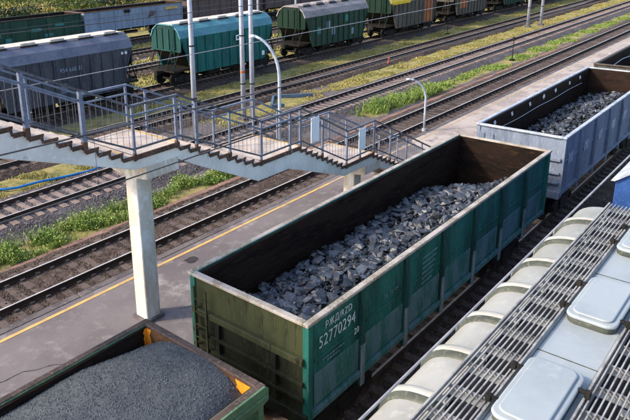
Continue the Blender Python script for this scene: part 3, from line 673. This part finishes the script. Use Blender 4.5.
hA = cement_hopper(7.85, 'slate-grey hopper wagon at the left with white numbers and lavender roof', M_grayh, M_grayh, M_grayr, M_roofw)
text('954 660 31', .36, M_cblue, hA, 4.9, -1.73, 2.66, sx=.9, name='number')
B(9.55, 10.0, -1.63, -1.605, 3.12, 3.28).build('white_mark', M_sign, hA)
B(4.9, 5.5, -1.62, -1.605, 1.35, 1.95).build('pale_patch', M_grayr, hA)
hA0 = cement_hopper(-6.6, 'hopper wagon ahead of the slate-grey one, just beyond the left edge', M_grayh, M_grayh, M_grayr, M_roofw)
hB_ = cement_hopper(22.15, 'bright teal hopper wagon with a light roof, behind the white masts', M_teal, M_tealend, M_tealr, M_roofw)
B(6.0, 6.45, -1.72, -1.70, 2.7, 3.1).build('white_emblem_plate', M_sign, hB_)
B(6.1, 6.35, -1.73, -1.722, 2.8, 3.0).build('emblem_centre', M_teal, hB_)
B(9.0, 9.3, -1.72, -1.70, 1.15, 1.5).build('white_notice_plate', M_sign, hB_)
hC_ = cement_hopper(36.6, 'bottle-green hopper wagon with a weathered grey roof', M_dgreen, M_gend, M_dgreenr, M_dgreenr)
for (x, z, mt_) in ((2.2,1.9,M_cpatch),(3.6,2.3,M_cblue),(4.4,1.6,M_cblue),(6.5,2.6,M_cpatch),(7.6,1.3,M_cblue)):
    B(x, x+.5, -1.615, -1.602, z, z+.6).build('faded_poster_patch', mt_, hC_)
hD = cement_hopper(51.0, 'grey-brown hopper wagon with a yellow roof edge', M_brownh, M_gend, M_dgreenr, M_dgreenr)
B(.6, 4.2, -1.72, -1.61, 3.35, 3.62).build('yellow_roof_edge', M_yel, hD); 
mb = MB(); mb.prism([(-1.66,3.52),(-1.40,4.05),(-.84,4.43),(-.84,4.46),(-1.41,4.08),(-1.69,3.53)], 'x', .4, 4.0); mb.build('yellow_roof_panel', M_yel, hD)
B(7.6, 9.4, -1.62, -1.602, .95, 3.4).build('ochre_panel', M_orgp, hD)
hE = cement_hopper(65.3, 'grey hopper wagon with an orange patch on its side', M_brownh, M_brownh, M_dgreenr, M_dgreenr)
B(2.2, 4.2, -1.62, -1.602, 1.6, 3.4).build('orange_patch', M_orgp, hE)
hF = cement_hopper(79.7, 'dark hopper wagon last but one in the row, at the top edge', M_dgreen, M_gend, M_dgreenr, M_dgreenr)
hG = cement_hopper(94.1, 'brown hopper wagon last in the row, at the top edge', M_brownh, M_brownh, M_dgreenr, M_dgreenr)

# ---------------------------------------------------------------- far row of gondolas
YC = 51.75; gC = 'gondola wagons in the far row'
c1 = gondola(16.0, YC, 13.2, 3.5, 'dark green gondola with turquoise patches in the far row, top left', M_cgreen, M_cgreen, M_liner, M_brimdk, group=gC)
for x, z, ww, hh in ((3.4,2.0,1.2,.3),(5.0,1.5,.8,.4),(7.4,2.2,1.3,.3),(9.0,1.6,.9,.3),(2.2,1.5,.7,.45),(10.2,2.5,1.2,.25)):
    B(x, x+ww, -1.48, -1.452, z, z+hh).build('turquoise_patch', M_cpatch, c1)
c2 = gondola(29.5, YC, 13.2, 3.5, 'pale sky-blue gondola with a small brown emblem in the far row', M_cblue, M_cblue, M_liner, M_rust, group=gC)
mb = MB()
for q in range(4): mb.bar((8.2+.22*q,-1.485,2.2+.05*q),(8.6+.22*q,-1.485,2.9-.03*q),.02,.1)
mb.build('brown_emblem', M_rust, c2)
B(5.0, 5.7, -1.60, -1.46, 3.0, 3.3).build('black_patch', M_dark, c2)
B(10.6, 12.4, -1.62, -1.46, 2.85, 3.12).build('yellow_plate', M_yline, c2)
x = 43.4; labs = ['brown-grey gondola directly behind the pale sky-blue one', 'brown gondola seen over the teal hopper', 'brown gondola seen over the bottle-green hopper', 'brown gondola near the top edge, fourth behind the sky-blue one', 'last brown gondola of the far row', 'brown gondola at the end of the far row, top edge']
for i, lb in enumerate(labs):
    g = gondola(x, YC, 13.2, 3.5, lb, M_cbrown, M_cbrown, M_liner, M_brimdk, group=gC)
    if i == 1: B(2.2, 4.0, -1.62, -1.46, 2.6, 2.95).build('yellow_plate', M_yline, g)
    x += 13.9
c0 = gondola(2.1, YC, 13.2, 3.5, 'green gondola at the left end of the far row', M_cgreen, M_cgreen, M_liner, M_brimdk, group=gC)

# ---------------------------------------------------------------- footbridge staircase
fb = thing('staircase', (0, 6.9, 0), 'white concrete footbridge staircase with landings coming down onto the platform', 'staircase')
YN, YF = 5.9-6.9, 7.95-6.9
top = [(-7.6,8.45),(-5.95,8.45),(.95,5.18),(2.4,5.18),(5.55,3.80),(7.45,3.80),(10.05,2.45),(11.8,2.45),(16.55,.2)]
poly_t = [(-7.6,8.36),(-5.9,8.36),(.95,5.07),(2.45,5.07),(5.6,3.69),(7.5,3.69),(10.1,2.34),(11.85,2.34),(16.3,.2)]
poly_b = [(15.2,.2),(11.75,2.03),(10.0,2.03),(6.9,3.17),(5.45,3.19),(3.06,4.34),(2.3,4.75),(1.0,4.80),(-2.3,5.97),(-5.9,7.65),(-7.6,7.65)]
for y0, y1 in ((YN+.06, YN+.36), (YF-.36, YF-.06)):
    MB().prism(poly_t+poly_b, 'y', y0, y1).build('stringer', M_conc, fb, bevel=.015)
def flight(xa, za, xb, zb):
    n_ = max(3, round((za-zb)/.155)); dz = (za-zb)/n_; dx = (xb-xa)/n_
    tr = MB(); en = MB(); yl = MB()
    for k in range(n_):
        x0_ = xa+dx*k; z = za-dz*(k+1)
        tr.box(x0_-.02, x0_+dx+.03, YN+.03, YF-.03, z-.045, z)
        for yy in ((YN, YN+.03), (YF-.03, YF)): en.prism([(x0_-.02,z+.001),(x0_+dx+.03,z+.001),(x0_+dx+.03,z-.045),(x0_+dx-.03,z-.085),(x0_-.02,z-.05)], 'y', *yy)
        en.box(x0_-.02, x0_+.03, YN+.03, YF-.03, z, z+dz-.046)
        en.box(x0_+.04, x0_+dx-.02, YN+.04, YN+.32, z-.11, z-.046); en.box(x0_+.04, x0_+dx-.02, YF-.32, YF-.04, z-.11, z-.046)
    o = tr.build('flight', M_step, fb); en.build('step_edge', M_stepend, o); return o
fl = [flight(-5.95,8.45,.95,5.18), flight(2.4,5.18,5.55,3.80), flight(7.45,3.80,10.05,2.45), flight(11.8,2.45,16.55,.2)]
for (xa, xb, z) in ((-7.6,-5.95,8.45),(.95,2.4,5.18),(5.55,7.45,3.80),(10.05,11.8,2.45)):
    o = B(xa, xb, YN+.03, YF-.03, z-.14, z).build('landing', M_step, fb)
    B(xa, xb, YN-.01, YN+.03, z-.12, z+.004).build('landing_edge', M_stepend, o); B(xa, xb, YF-.03, YF+.01, z-.16, z+.004).build('landing_edge', M_stepend, o)
    if xa > 0:
        B(xb-.10, xb-.02, YN+.05, YF-.05, z, z+.004).build('yellow_stripe', M_yline, o)
        B(xa-.28, xa-.20, YN+.05, YF-.05, z+.002+(.158 if xa<2 else .16)*0+.002, z+.006).build('yellow_stripe', M_yline, o) if False else None
for xx, z in ((.95-.34,5.18+.0),): pass
n_ = round((8.45-5.18)/.155); dz = (8.45-5.18)/n_; dx = (.95+5.95)/n_
B(.95-.09-dx, .95-.02-dx, YN+.04, YF-.04, 5.18+dz, 5.18+dz+.004).build('yellow_stripe', M_yline, fl[0])
for px, zt in ((1.6,4.80),(12.6-.9,2.03),(-6.8,7.65)):
    if px > 10: px = 12.55-.95
    zb = .19
    p = MB(); p.prism(rounded(px-.23, px+.25, -.46, .02, .03, 2), 'z', zb, zt-.38)
    po = p.build('pillar', M_pill, fb, bevel=.02)
    if zb < 1: B(px-.30, px+.32, -.53, .09, zb-.02, zb+.09).build('pillar_base', M_platedge, po, bevel=.02)
    c = MB(); c.prism([(-.95,zt),( .95,zt),(.95,zt-.22),(.35,zt-.42),(-.55,zt-.42),(-.95,zt-.36)], 'x', px-.28, px+.78)
    c.build('pillar_cap', M_pill, po, bevel=.02)
# railings
def lerp_top(x):
    for (a, za), (b, zb) in zip(top, top[1:]):
        if a <= x <= b: return za+(zb-za)*(x-a)/(b-a)
    return top[-1][1]
def railing(ys, posts, xa, xb, hts=(1.22, .98, .16), mtop=M_raildk, thick=.09):
    """posts: x positions; rails follow the stairs"""
    t = None
    xs = sorted(set([xa, xb]+[x for x, z in top if xa < x < xb]))
    rr = MB()
    for i in range(len(xs)-1):
        p0, p1 = (xs[i], ys, lerp_top(xs[i])), (xs[i+1], ys, lerp_top(xs[i+1]))
        rr.bar((p0[0],ys,p0[2]+hts[0]), (p1[0],ys,p1[2]+hts[0]), .075, .05)
    R_ = rr.build('railing', mtop, fb)
    for hgt, mt_ in ((hts[1], M_railp), (hts[2], M_raildk)):
        r3 = MB()
        for i in range(len(xs)-1): r3.bar((xs[i],ys,lerp_top(xs[i])+hgt), (xs[i+1],ys,lerp_top(xs[i+1])+hgt), .04, .045)
        r3.build('mid_rail', mt_, R_)
    for x in posts:
        z = lerp_top(x); thick = .095 if x in (-1.68,-.36,-3.1,-4.6) else .06; B(x-thick/2, x+thick/2, ys-thick/2, ys+thick/2, z-.12, z+hts[0]-.025).build('post', M_railp, R_, bevel=.008)
        B(x-thick/2-.006, x+thick/2+.006, ys-thick/2-.006, ys+thick/2+.006, z-.14, z+.05).build('post_foot', M_stepend, R_)
    bl = MB(); x = xa+.13
    while x < xb-.05:
        z = lerp_top(x); bl.box(x-.004, x+.004, ys-.004, ys+.004, z+hts[2], z+hts[1]); x += .17
    bl.build('baluster', M_bal, R_); return R_
near_posts = [-7.5,-6.0,-4.6,-3.1,-1.68,-.36,.99,2.32,3.0,4.25,5.55,6.9,7.4,8.6,10.05,10.9,11.8,13.0,14.3,15.6,17.2]
far_posts = [-7.5,-6.0,-4.6,-3.1,-1.7,-.5,.95,2.35,3.0,4.27,5.6,7.45,8.7,10.05,11.8,13.0,14.3,15.6,17.2]
railing(YN+.02, near_posts, -7.6, 17.3); railing(YF-.02, far_posts, -7.6, 17.3, mtop=M_railp)
mb = MB()
mb = None
for (x, z) in ((8.05, 3.78), (10.85, 2.78)):
    zz = z+.02
    o = B(x-.21, x+.21, 5.80, 5.83, zz, zz+.82).build('white_board', M_sign, bevel=.01)
    tag(o, 'right one of the two blank white boards on the stair railing' if x > 9 else 'left one of the two blank white boards on the stair railing', 'board', 'white boards on the stair railing')

# ---------------------------------------------------------------- lamps and masts
def lamp(x, y, z0, hgt, label, lean=(-1.0, .0)):
    t = thing('lamp_post', (x,y,z0), label, 'lamp post', 'curved tube lamp posts')
    pts = [(0,0,0),(0,0,hgt*.30),(0,0,hgt*.55)]
    for k in range(1, 9):
        a = PI/2*.86*k/8; R_ = 1.1; pts.append((lean[0]*R_*(1-math.cos(a)), lean[1]*R_*(1-math.cos(a)), hgt*.55+(hgt*.35)*math.sin(a)))
    MB().tube(pts, .058, 10, .045).build('curved_pole', M_lamp, t, smooth=True)
    q = Vector(pts[-1]); MB().tube([q, q+Vector((lean[0]*.22, lean[1]*.22, .0))], .055, 8).build('lamp_head', M_sign, t, smooth=True)
    MB().tube([(0,0,0),(0,0,.12)], .11, 10).build('base', M_lamp, t)
lamp(8.95, 8.02, 3.1, 4.25, 'curved pale tube lamp post behind the stairs, the left and larger one', (-.45,.85))
lamp(22.4, 9.3, .2, 3.15, 'curved pale tube lamp post standing on the platform, past the foot of the stairs', (-.73,.68))
def mast(x, y, hgt, r, label, band_=None, group='white masts between the tracks', z0=-.47):
    t = thing('mast', (x,y,z0), label, 'mast', group)
    MB().tube([(0,0,0),(0,0,hgt)], r, 14, r*.72).build('pole', M_pole, t, smooth=True)
    B(-.3,.3,-.3,.3,-.05,.16).build('footing', M_platedge, t, bevel=.03)
    for z in (2.2, 5.1): MB().tube([(0,0,z),(0,0,z+.07)], r*1.06, 14).build('clamp_band', M_dark, t)
    if band_: MB().tube([(0,0,band_),(0,0,band_+.13)], r*1.0, 14).build('red_band', M_orgp, t)
mast(15.7, 19.71, 12, .15, 'single white mast in front of the teal hopper')
mast(20.1, 20.1, 12, .155, 'left one of the paired white masts', 2.9)
mast(20.45, 19.68, 12, .155, 'right one of the paired white masts', None)
mast(70.5, 21.2, 12, .17, 'left one of two distant masts near the top right', None)
mast(73.1, 20.6, 12, .17, 'right one of two distant masts near the top right', None)
mast(57.2, 41.1, 11, .14, 'thin far mast behind the bottle-green hopper, right one', None)
mast(52.0, 41.1, 11, .14, 'thin far mast behind the bottle-green hopper, left one', None)
mast(45.4, 41.1, 11, .14, 'thin far mast behind the right end of the teal hopper', None)
mast(52.5, 88, 11, .3, 'pale mast among the bushes at the top left corner', None, z0=.8)

# ---------------------------------------------------------------- overhead wires
def wires(y, zc, zm, label, mt_, mm=None, r=.012, x0=-26, x1=150, mess=True):
    t = thing('overhead_wire', (0,y,zc), label, 'wire', 'overhead wires')
    MB().tube([(x0,0,0),(x1,0,0)], r, 6).build('contact_wire', mt_, t)
    if mess:
        span = 50; pts = []; x = x0
        while x <= x1: u = ((x+14)%span)/span; pts.append((x, 0, (zm-zc)+.55*(4*(u-.5)**2))); x += 2.5
        MB().tube(pts, r, 6).build('messenger_wire', mm or mt_, t)
        x = x0+5
        while x < x1-5: u = ((x+14)%span)/span; MB().tube([(x,0,0),(x,0,(zm-zc)+.55*(4*(u-.5)**2))], .004, 4).build('dropper', mm or mt_, t); x += 9
wires(1.55, 6.62, 7.3, 'overhead wire above the coal wagons', M_wire)
wires(-3.73, 6.3, 8.6, 'pale overhead wire running above the edge of the pale hopper roof', M_wirel, r=.015, mess=False)
wires(11.25, 6.12, 7.6, 'overhead wire above the track beside the platform', M_wirel, M_wire, r=.014)
wires(17.46, 6.2, 7.7, 'overhead wire above the pinkish sleepers', M_wire, r=.014)
wires(23.45, 6.2, 7.7, 'overhead wire above the track behind the white masts', M_wire, r=.014)

# ---------------------------------------------------------------- small things on the ground
pts = [(2.4,21.0,-.36),(4.0,20.9,-.34),(4.6,20.3,-.33),(5.0,20.05,-.33),(6.0,19.95,-.33),(7.2,19.6,-.33),(8.3,19.35,-.33),(10.5,19.6,-.35)]
tag(MB().tube(pts, .06, 8).build('blue_hose', M_hose, smooth=True), 'bright blue plastic pipe lying on the grass behind the staircase', 'pipe')
mb = MB()
for a, b in (((23.2,20.5),(25.3,22.1)),((25.3,22.1),(27.4,20.3)),((23.2,20.5),(23.9,20.0))): mb.bar((a[0],a[1],-.32),(b[0],b[1],-.32),.16,.22)
tag(mb.build('curb_frame', M_pit), 'blue-grey curb frame round a pit in the grass right of the paired masts', 'curb')
t = thing('track_marker', (40.3,22.0,-.45), 'small red marker leaning beside the third track', 'marker')
MB().bar((0,0,0),(.35,.1,.62),.10,.16).build('marker_board', M_redm, t, bevel=.01); MB().tube([(0,0,-.05),(.2,.05,.3)], .03, 6).build('stub', M_dark, t)
for x, y, h_, lb in ((60.1,26.2,1.5,'thin post with a small head in the grass by the hopper row'),(48.5,14.6,1.7,'thin leaning post with a small head in the green verge')):
    t = thing('signal_post', (x,y,-.45), lb, 'signal post'); MB().tube([(0,0,0),(.05,0,h_)], .035, 6).build('post', M_dark, t)
    B(-.08,.18,-.1,.1,h_,h_+.28).build('head', M_dark, t, bevel=.02)
    B(-.3,.3,-.15,.15,-.03,.1).build('box_base', M_dark, t)

# ---------------------------------------------------------------- vegetation
def gz(x, y):
    z = -0.45+0.05*nz2(x,y,0.5)+0.03*nz2(x,y,1.7)
    if y > 53: z += 1.6*sstep(54,75,y)*(1+0.5*nz2(x,y,0.08))
    return z
def blade(mb, x, y, z, h, w_, lean):
    a = random.uniform(0, 2*PI); c, s_ = math.cos(a), math.sin(a); la = random.uniform(0, 2*PI); lx, ly = math.cos(la)*lean*h, math.sin(la)*lean*h
    b = len(mb.v); mb.v += [(x-c*w_, y-s_*w_, z), (x+c*w_, y+s_*w_, z), (x+c*w_*.8+lx*.4, y+s_*w_*.8+ly*.4, z+h*.6), (x-c*w_*.8+lx*.4, y-s_*w_*.8+ly*.4, z+h*.6), (x+lx, y+ly, z+h*random.uniform(.8,1))]
    mb.f += [(b,b+1,b+2,b+3),(b+3,b+2,b+4)]
def leaf(mb, p, s_):
    d = Vector((random.gauss(0,1),random.gauss(0,1),random.gauss(0,.7))).normalized(); a = d.cross(Vector((random.gauss(0,1),random.gauss(0,1),random.gauss(0,1)))).normalized()
    b = len(mb.v); q = p+d*s_; mb.v += [tuple(p), tuple(p+d*s_*.5+a*s_*.3), tuple(q), tuple(p+d*s_*.5-a*s_*.3)]; mb.f.append((b,b+1,b+2,b+3))
def weeds(xa, xb, ya, yb, n, h0, h1, w_, mt_, label, name='weeds', dens=None, leafs=0, cat='weeds'):
    mb = MB(); k = 0; tries = 0
    while k < n and tries < n*12:
        tries += 1; x = random.uniform(xa, xb); y = random.uniform(ya, yb)
        if dens and random.random() > dens(x, y): continue
        k += 1; z = gz(x, y)-.02; hh = random.uniform(h0, h1)*(0.6+.9*max(0,.5+nz2(x,y,.9)))
        for _ in range(6): blade(mb, x+random.gauss(0,.06), y+random.gauss(0,.06), z, hh*random.uniform(.6,1.1), w_, .55)
        for _ in range(leafs): leaf(mb, Vector((x+random.gauss(0,.09), y+random.gauss(0,.09), z+hh*random.uniform(.2,1.05))), random.uniform(.05,.11))
    o = mb.build(name, mt_, fixn=False); tag(o, label, cat, kind='stuff'); return o
def dn(x, y): return sstep(-.1,.4,nz2(x,y,.7)+.16)*math.exp(-((y-14.15-.35*nz2(x,1,.45))/.5)**2)
weeds(-4, 13.2, 13.35, 15.2, 1700, .12, .46, .014, M_weed, 'bright green weeds growing between the first two tracks, left half', dens=dn, leafs=9)
weeds(24, 34, 13.7, 16.2, 900, .25, .62, .022, M_weed, 'tall bright green clump of weeds beyond the staircase', dens=lambda x,y: math.exp(-((x-28.3)/1.9)**2-((y-14.9)/.55)**2)+math.exp(-((x-32)/2.2)**2-((y-14.6)/.5)**2)*.7, leafs=6)
weeds(33, 120, 13.3, 15.8, 4200, .05, .2, .035, M_weed, 'long green verge between the first two tracks towards the top right', dens=lambda x,y: sstep(-.05,.35,nz2(x,y,.35)+.08)*math.exp(-((y-14.5)/.6)**2)*(1 if x<75 else .6), leafs=3)
weeds(-2, 14, 9.4, 9.85, 260, .05, .14, .015, M_weed, 'small weeds along the foot of the platform edge', dens=lambda x,y: sstep(-.05,.3,nz2(x,y,.9)), leafs=2)
weeds(3, 13, 19.3, 21.6, 900, .05, .16, .02, M_dry, 'dry grass around the blue pipe', name='grass', cat='grass', dens=lambda x,y: sstep(-.2,.25,nz2(x,y,.7)))
weeds(17, 110, 19.4, 22.0, 7500, .04, .13, .03, M_dry, 'yellowing grass strip around the masts', name='grass', cat='grass', dens=lambda x,y: sstep(-.15,.3,nz2(x,y,.5)+.1*sstep(28,36,x)))
weeds(16, 120, 25.0, 28.1, 7500, .04, .15, .03, M_dry, 'yellow-green grass strip in front of the hopper wagons', name='grass', cat='grass', dens=lambda x,y: sstep(-.2,.3,nz2(x,y,.5)+.1*sstep(24,36,x)))
weeds(18, 90, 31.8, 36, 2500, .1, .3, .05, M_dry, 'grass strip seen in the gaps behind the hopper wagons', name='grass', cat='grass')
weeds(18, 90, 39.4, 49.6, 3500, .1, .3, .06, M_dry, 'grass between the two empty far tracks', name='grass', cat='grass', dens=lambda x,y: 1 if (y<42.2 or y>46.3) else 0)
weeds(25, 110, 54, 96, 7000, .3, .9, .10, M_dry, 'rough meadow behind the far row of wagons', name='meadow_grass', cat='grass', dens=lambda x,y: sstep(-.3,.3,nz2(x,y,.12)+.1))

def bush(x, y, rx, ry, hh, n, mt_, label, name='bush', cat='bush', group='bushes behind the far wagons', ls=(.25,.5), trunk=0):
    z = gz(x, y); t = thing(name, (x,y,z), label, cat, group)
    mb = MB(); cl = [(random.uniform(-.65,.65)*rx, random.uniform(-.65,.65)*ry, trunk+hh*random.uniform(.3,.8), random.uniform(.3,.5)) for _ in range(12)]
    for k in range(n):
        cx, cy, cz, cr = random.choice(cl); d = Vector((random.gauss(0,1),random.gauss(0,1),random.gauss(0,1))).normalized()*random.uniform(.55,1.05)
        leaf(mb, Vector((cx+d.x*cr*rx, cy+d.y*cr*ry, max(.02,cz+d.z*cr*hh*.6))), random.uniform(*ls))
    mb.build('crown' if trunk else 'foliage', mt_, t, fixn=False)
    st = MB()
    if trunk:
        st.tube([(0,0,-.1),(.1,.05,trunk*.6),(.05,.1,trunk+hh*.3)], .22, 8, .1)
    for k in range(5): a = 2*PI*k/5; st.tube([(0,0,trunk*.8),(math.cos(a)*rx*.25,math.sin(a)*ry*.25,trunk+hh*.35),(math.cos(a)*rx*.5,math.sin(a)*ry*.5,trunk+hh*.6)], .07, 5, .02)
    st.build('trunk' if trunk else 'stem', M_bark, t); return t
bl = [(30,66,3.4,'round yellow-green bush at the left edge behind the far row'),(36,64,2.6,'low light green bush, second from the left edge'),(41,69,3.8,'broad green bush above the dark green gondola'),
 (47,64,2.3,'small pale bush above the end of the green gondola'),(50,73,3.6,'large bush behind the small pale one'),(56,66,2.8,'green bush above the sky-blue gondola'),(61,75,4.0,'tall bush in the middle of the meadow'),
 (66,66,2.6,'bush left of the single mast, top edge'),(72,78,4.2,'wide bush at the top edge above the sky-blue gondola'),(80,70,3.2,'bush behind the mast at the top edge'),(42,84,4.5,'big dark bush far back at the top left'),(54,90,5,'big bush farthest back, top edge')]
for i, (x, y, r, lb) in enumerate(bl): bush(x, y, r, r*.8, r*.8, 1100, M_leafm if i % 4 else M_leafd, lb)
tl = [(40,100,'dark tree at the top left corner'),(49,104,'dark tree second from the top left corner'),(58,102,'dark tree third from the top left corner'),(68,100,'green tree above the meadow, fourth from the corner'),(80,104,'green tree fifth from the corner'),(94,100,'green tree farthest right in the tree row')]
for i, (x, y, lb) in enumerate(tl): bush(x, y, 5.5, 4.5, 6.5, 2200, M_leafd, lb, name='tree', cat='tree', group='trees at the edge of the yard', ls=(.4,.8), trunk=2.5)

def stones(xa, xb, ya, yb, n, zf, mt_, label, smin=.018, smax=.05, skip=None):
    mb = MB(); OCT = [(0,2,4),(2,1,4),(1,3,4),(3,0,4),(2,0,5),(1,2,5),(3,1,5),(0,3,5)]
    for _ in range(n):
        x = random.uniform(xa,xb); y = random.uniform(ya,yb); r_ = random.uniform(smin,smax); z = zf(x,y)
        if z is None: continue
        a = random.uniform(0,PI); ca, sa = math.cos(a), math.sin(a); b0 = len(mb.v)
        for d in ((1,0,0),(-1,0,0),(0,1,0),(0,-1,0),(0,0,1),(0,0,-1)):
            k = r_*random.uniform(.6,1.2); dx, dy, dz = d[0]*k, d[1]*k, d[2]*k*.8+(d[0]+d[1])*r_*random.uniform(-.3,.3)
            mb.v.append((x+ca*dx-sa*dy, y+sa*dx+ca*dy, z+dz))
        mb.f += [tuple(b0+i for i in q) for q in OCT]
    tag(mb.build('ballast_stones', mt_, fixn=False), label, 'ballast stones', kind='stuff')
def bedz(yc, wt, wb, zt):
    def f(x, y):
        d = abs(y-yc)
        if d < wt:
            ph = ((x-X0) % .545)/.545
            if d < 1.38 and (ph < .26 or ph > .74) and random.random() < .93: return None
            if abs(d-.76) < .09: return None
            return zt
        return zt+(-.47-zt)*(d-wt)/(wb-wt)
    return f
M_st1 = mat('brown_loose_stones', (0.10,0.075,0.062), (0.06,0.045,0.038), (0.17,0.14,0.12), rough=0.95, scale=2, bump=0, island=0.5)
M_st2 = mat('grey_loose_stones', (0.15,0.135,0.14), (0.09,0.08,0.085), (0.24,0.22,0.22), rough=0.95, scale=2, bump=0, island=0.5)
stones(-3, 19, 9.5, 13.0, 15000, bedz(11.25,1.5,2.2,-.205), M_st1, 'loose brown stones of the track beside the platform')
stones(1, 26, 14.9, 20.0, 20000, bedz(17.46,1.5,2.2,-.225), M_st2, 'loose grey stones of the track with pinkish sleepers')
stones(0, 16, -1.6, .9, 5000, bedz(1.55,1.7,2.6,-.225), M_st1, 'loose brown stones below the green wagon')
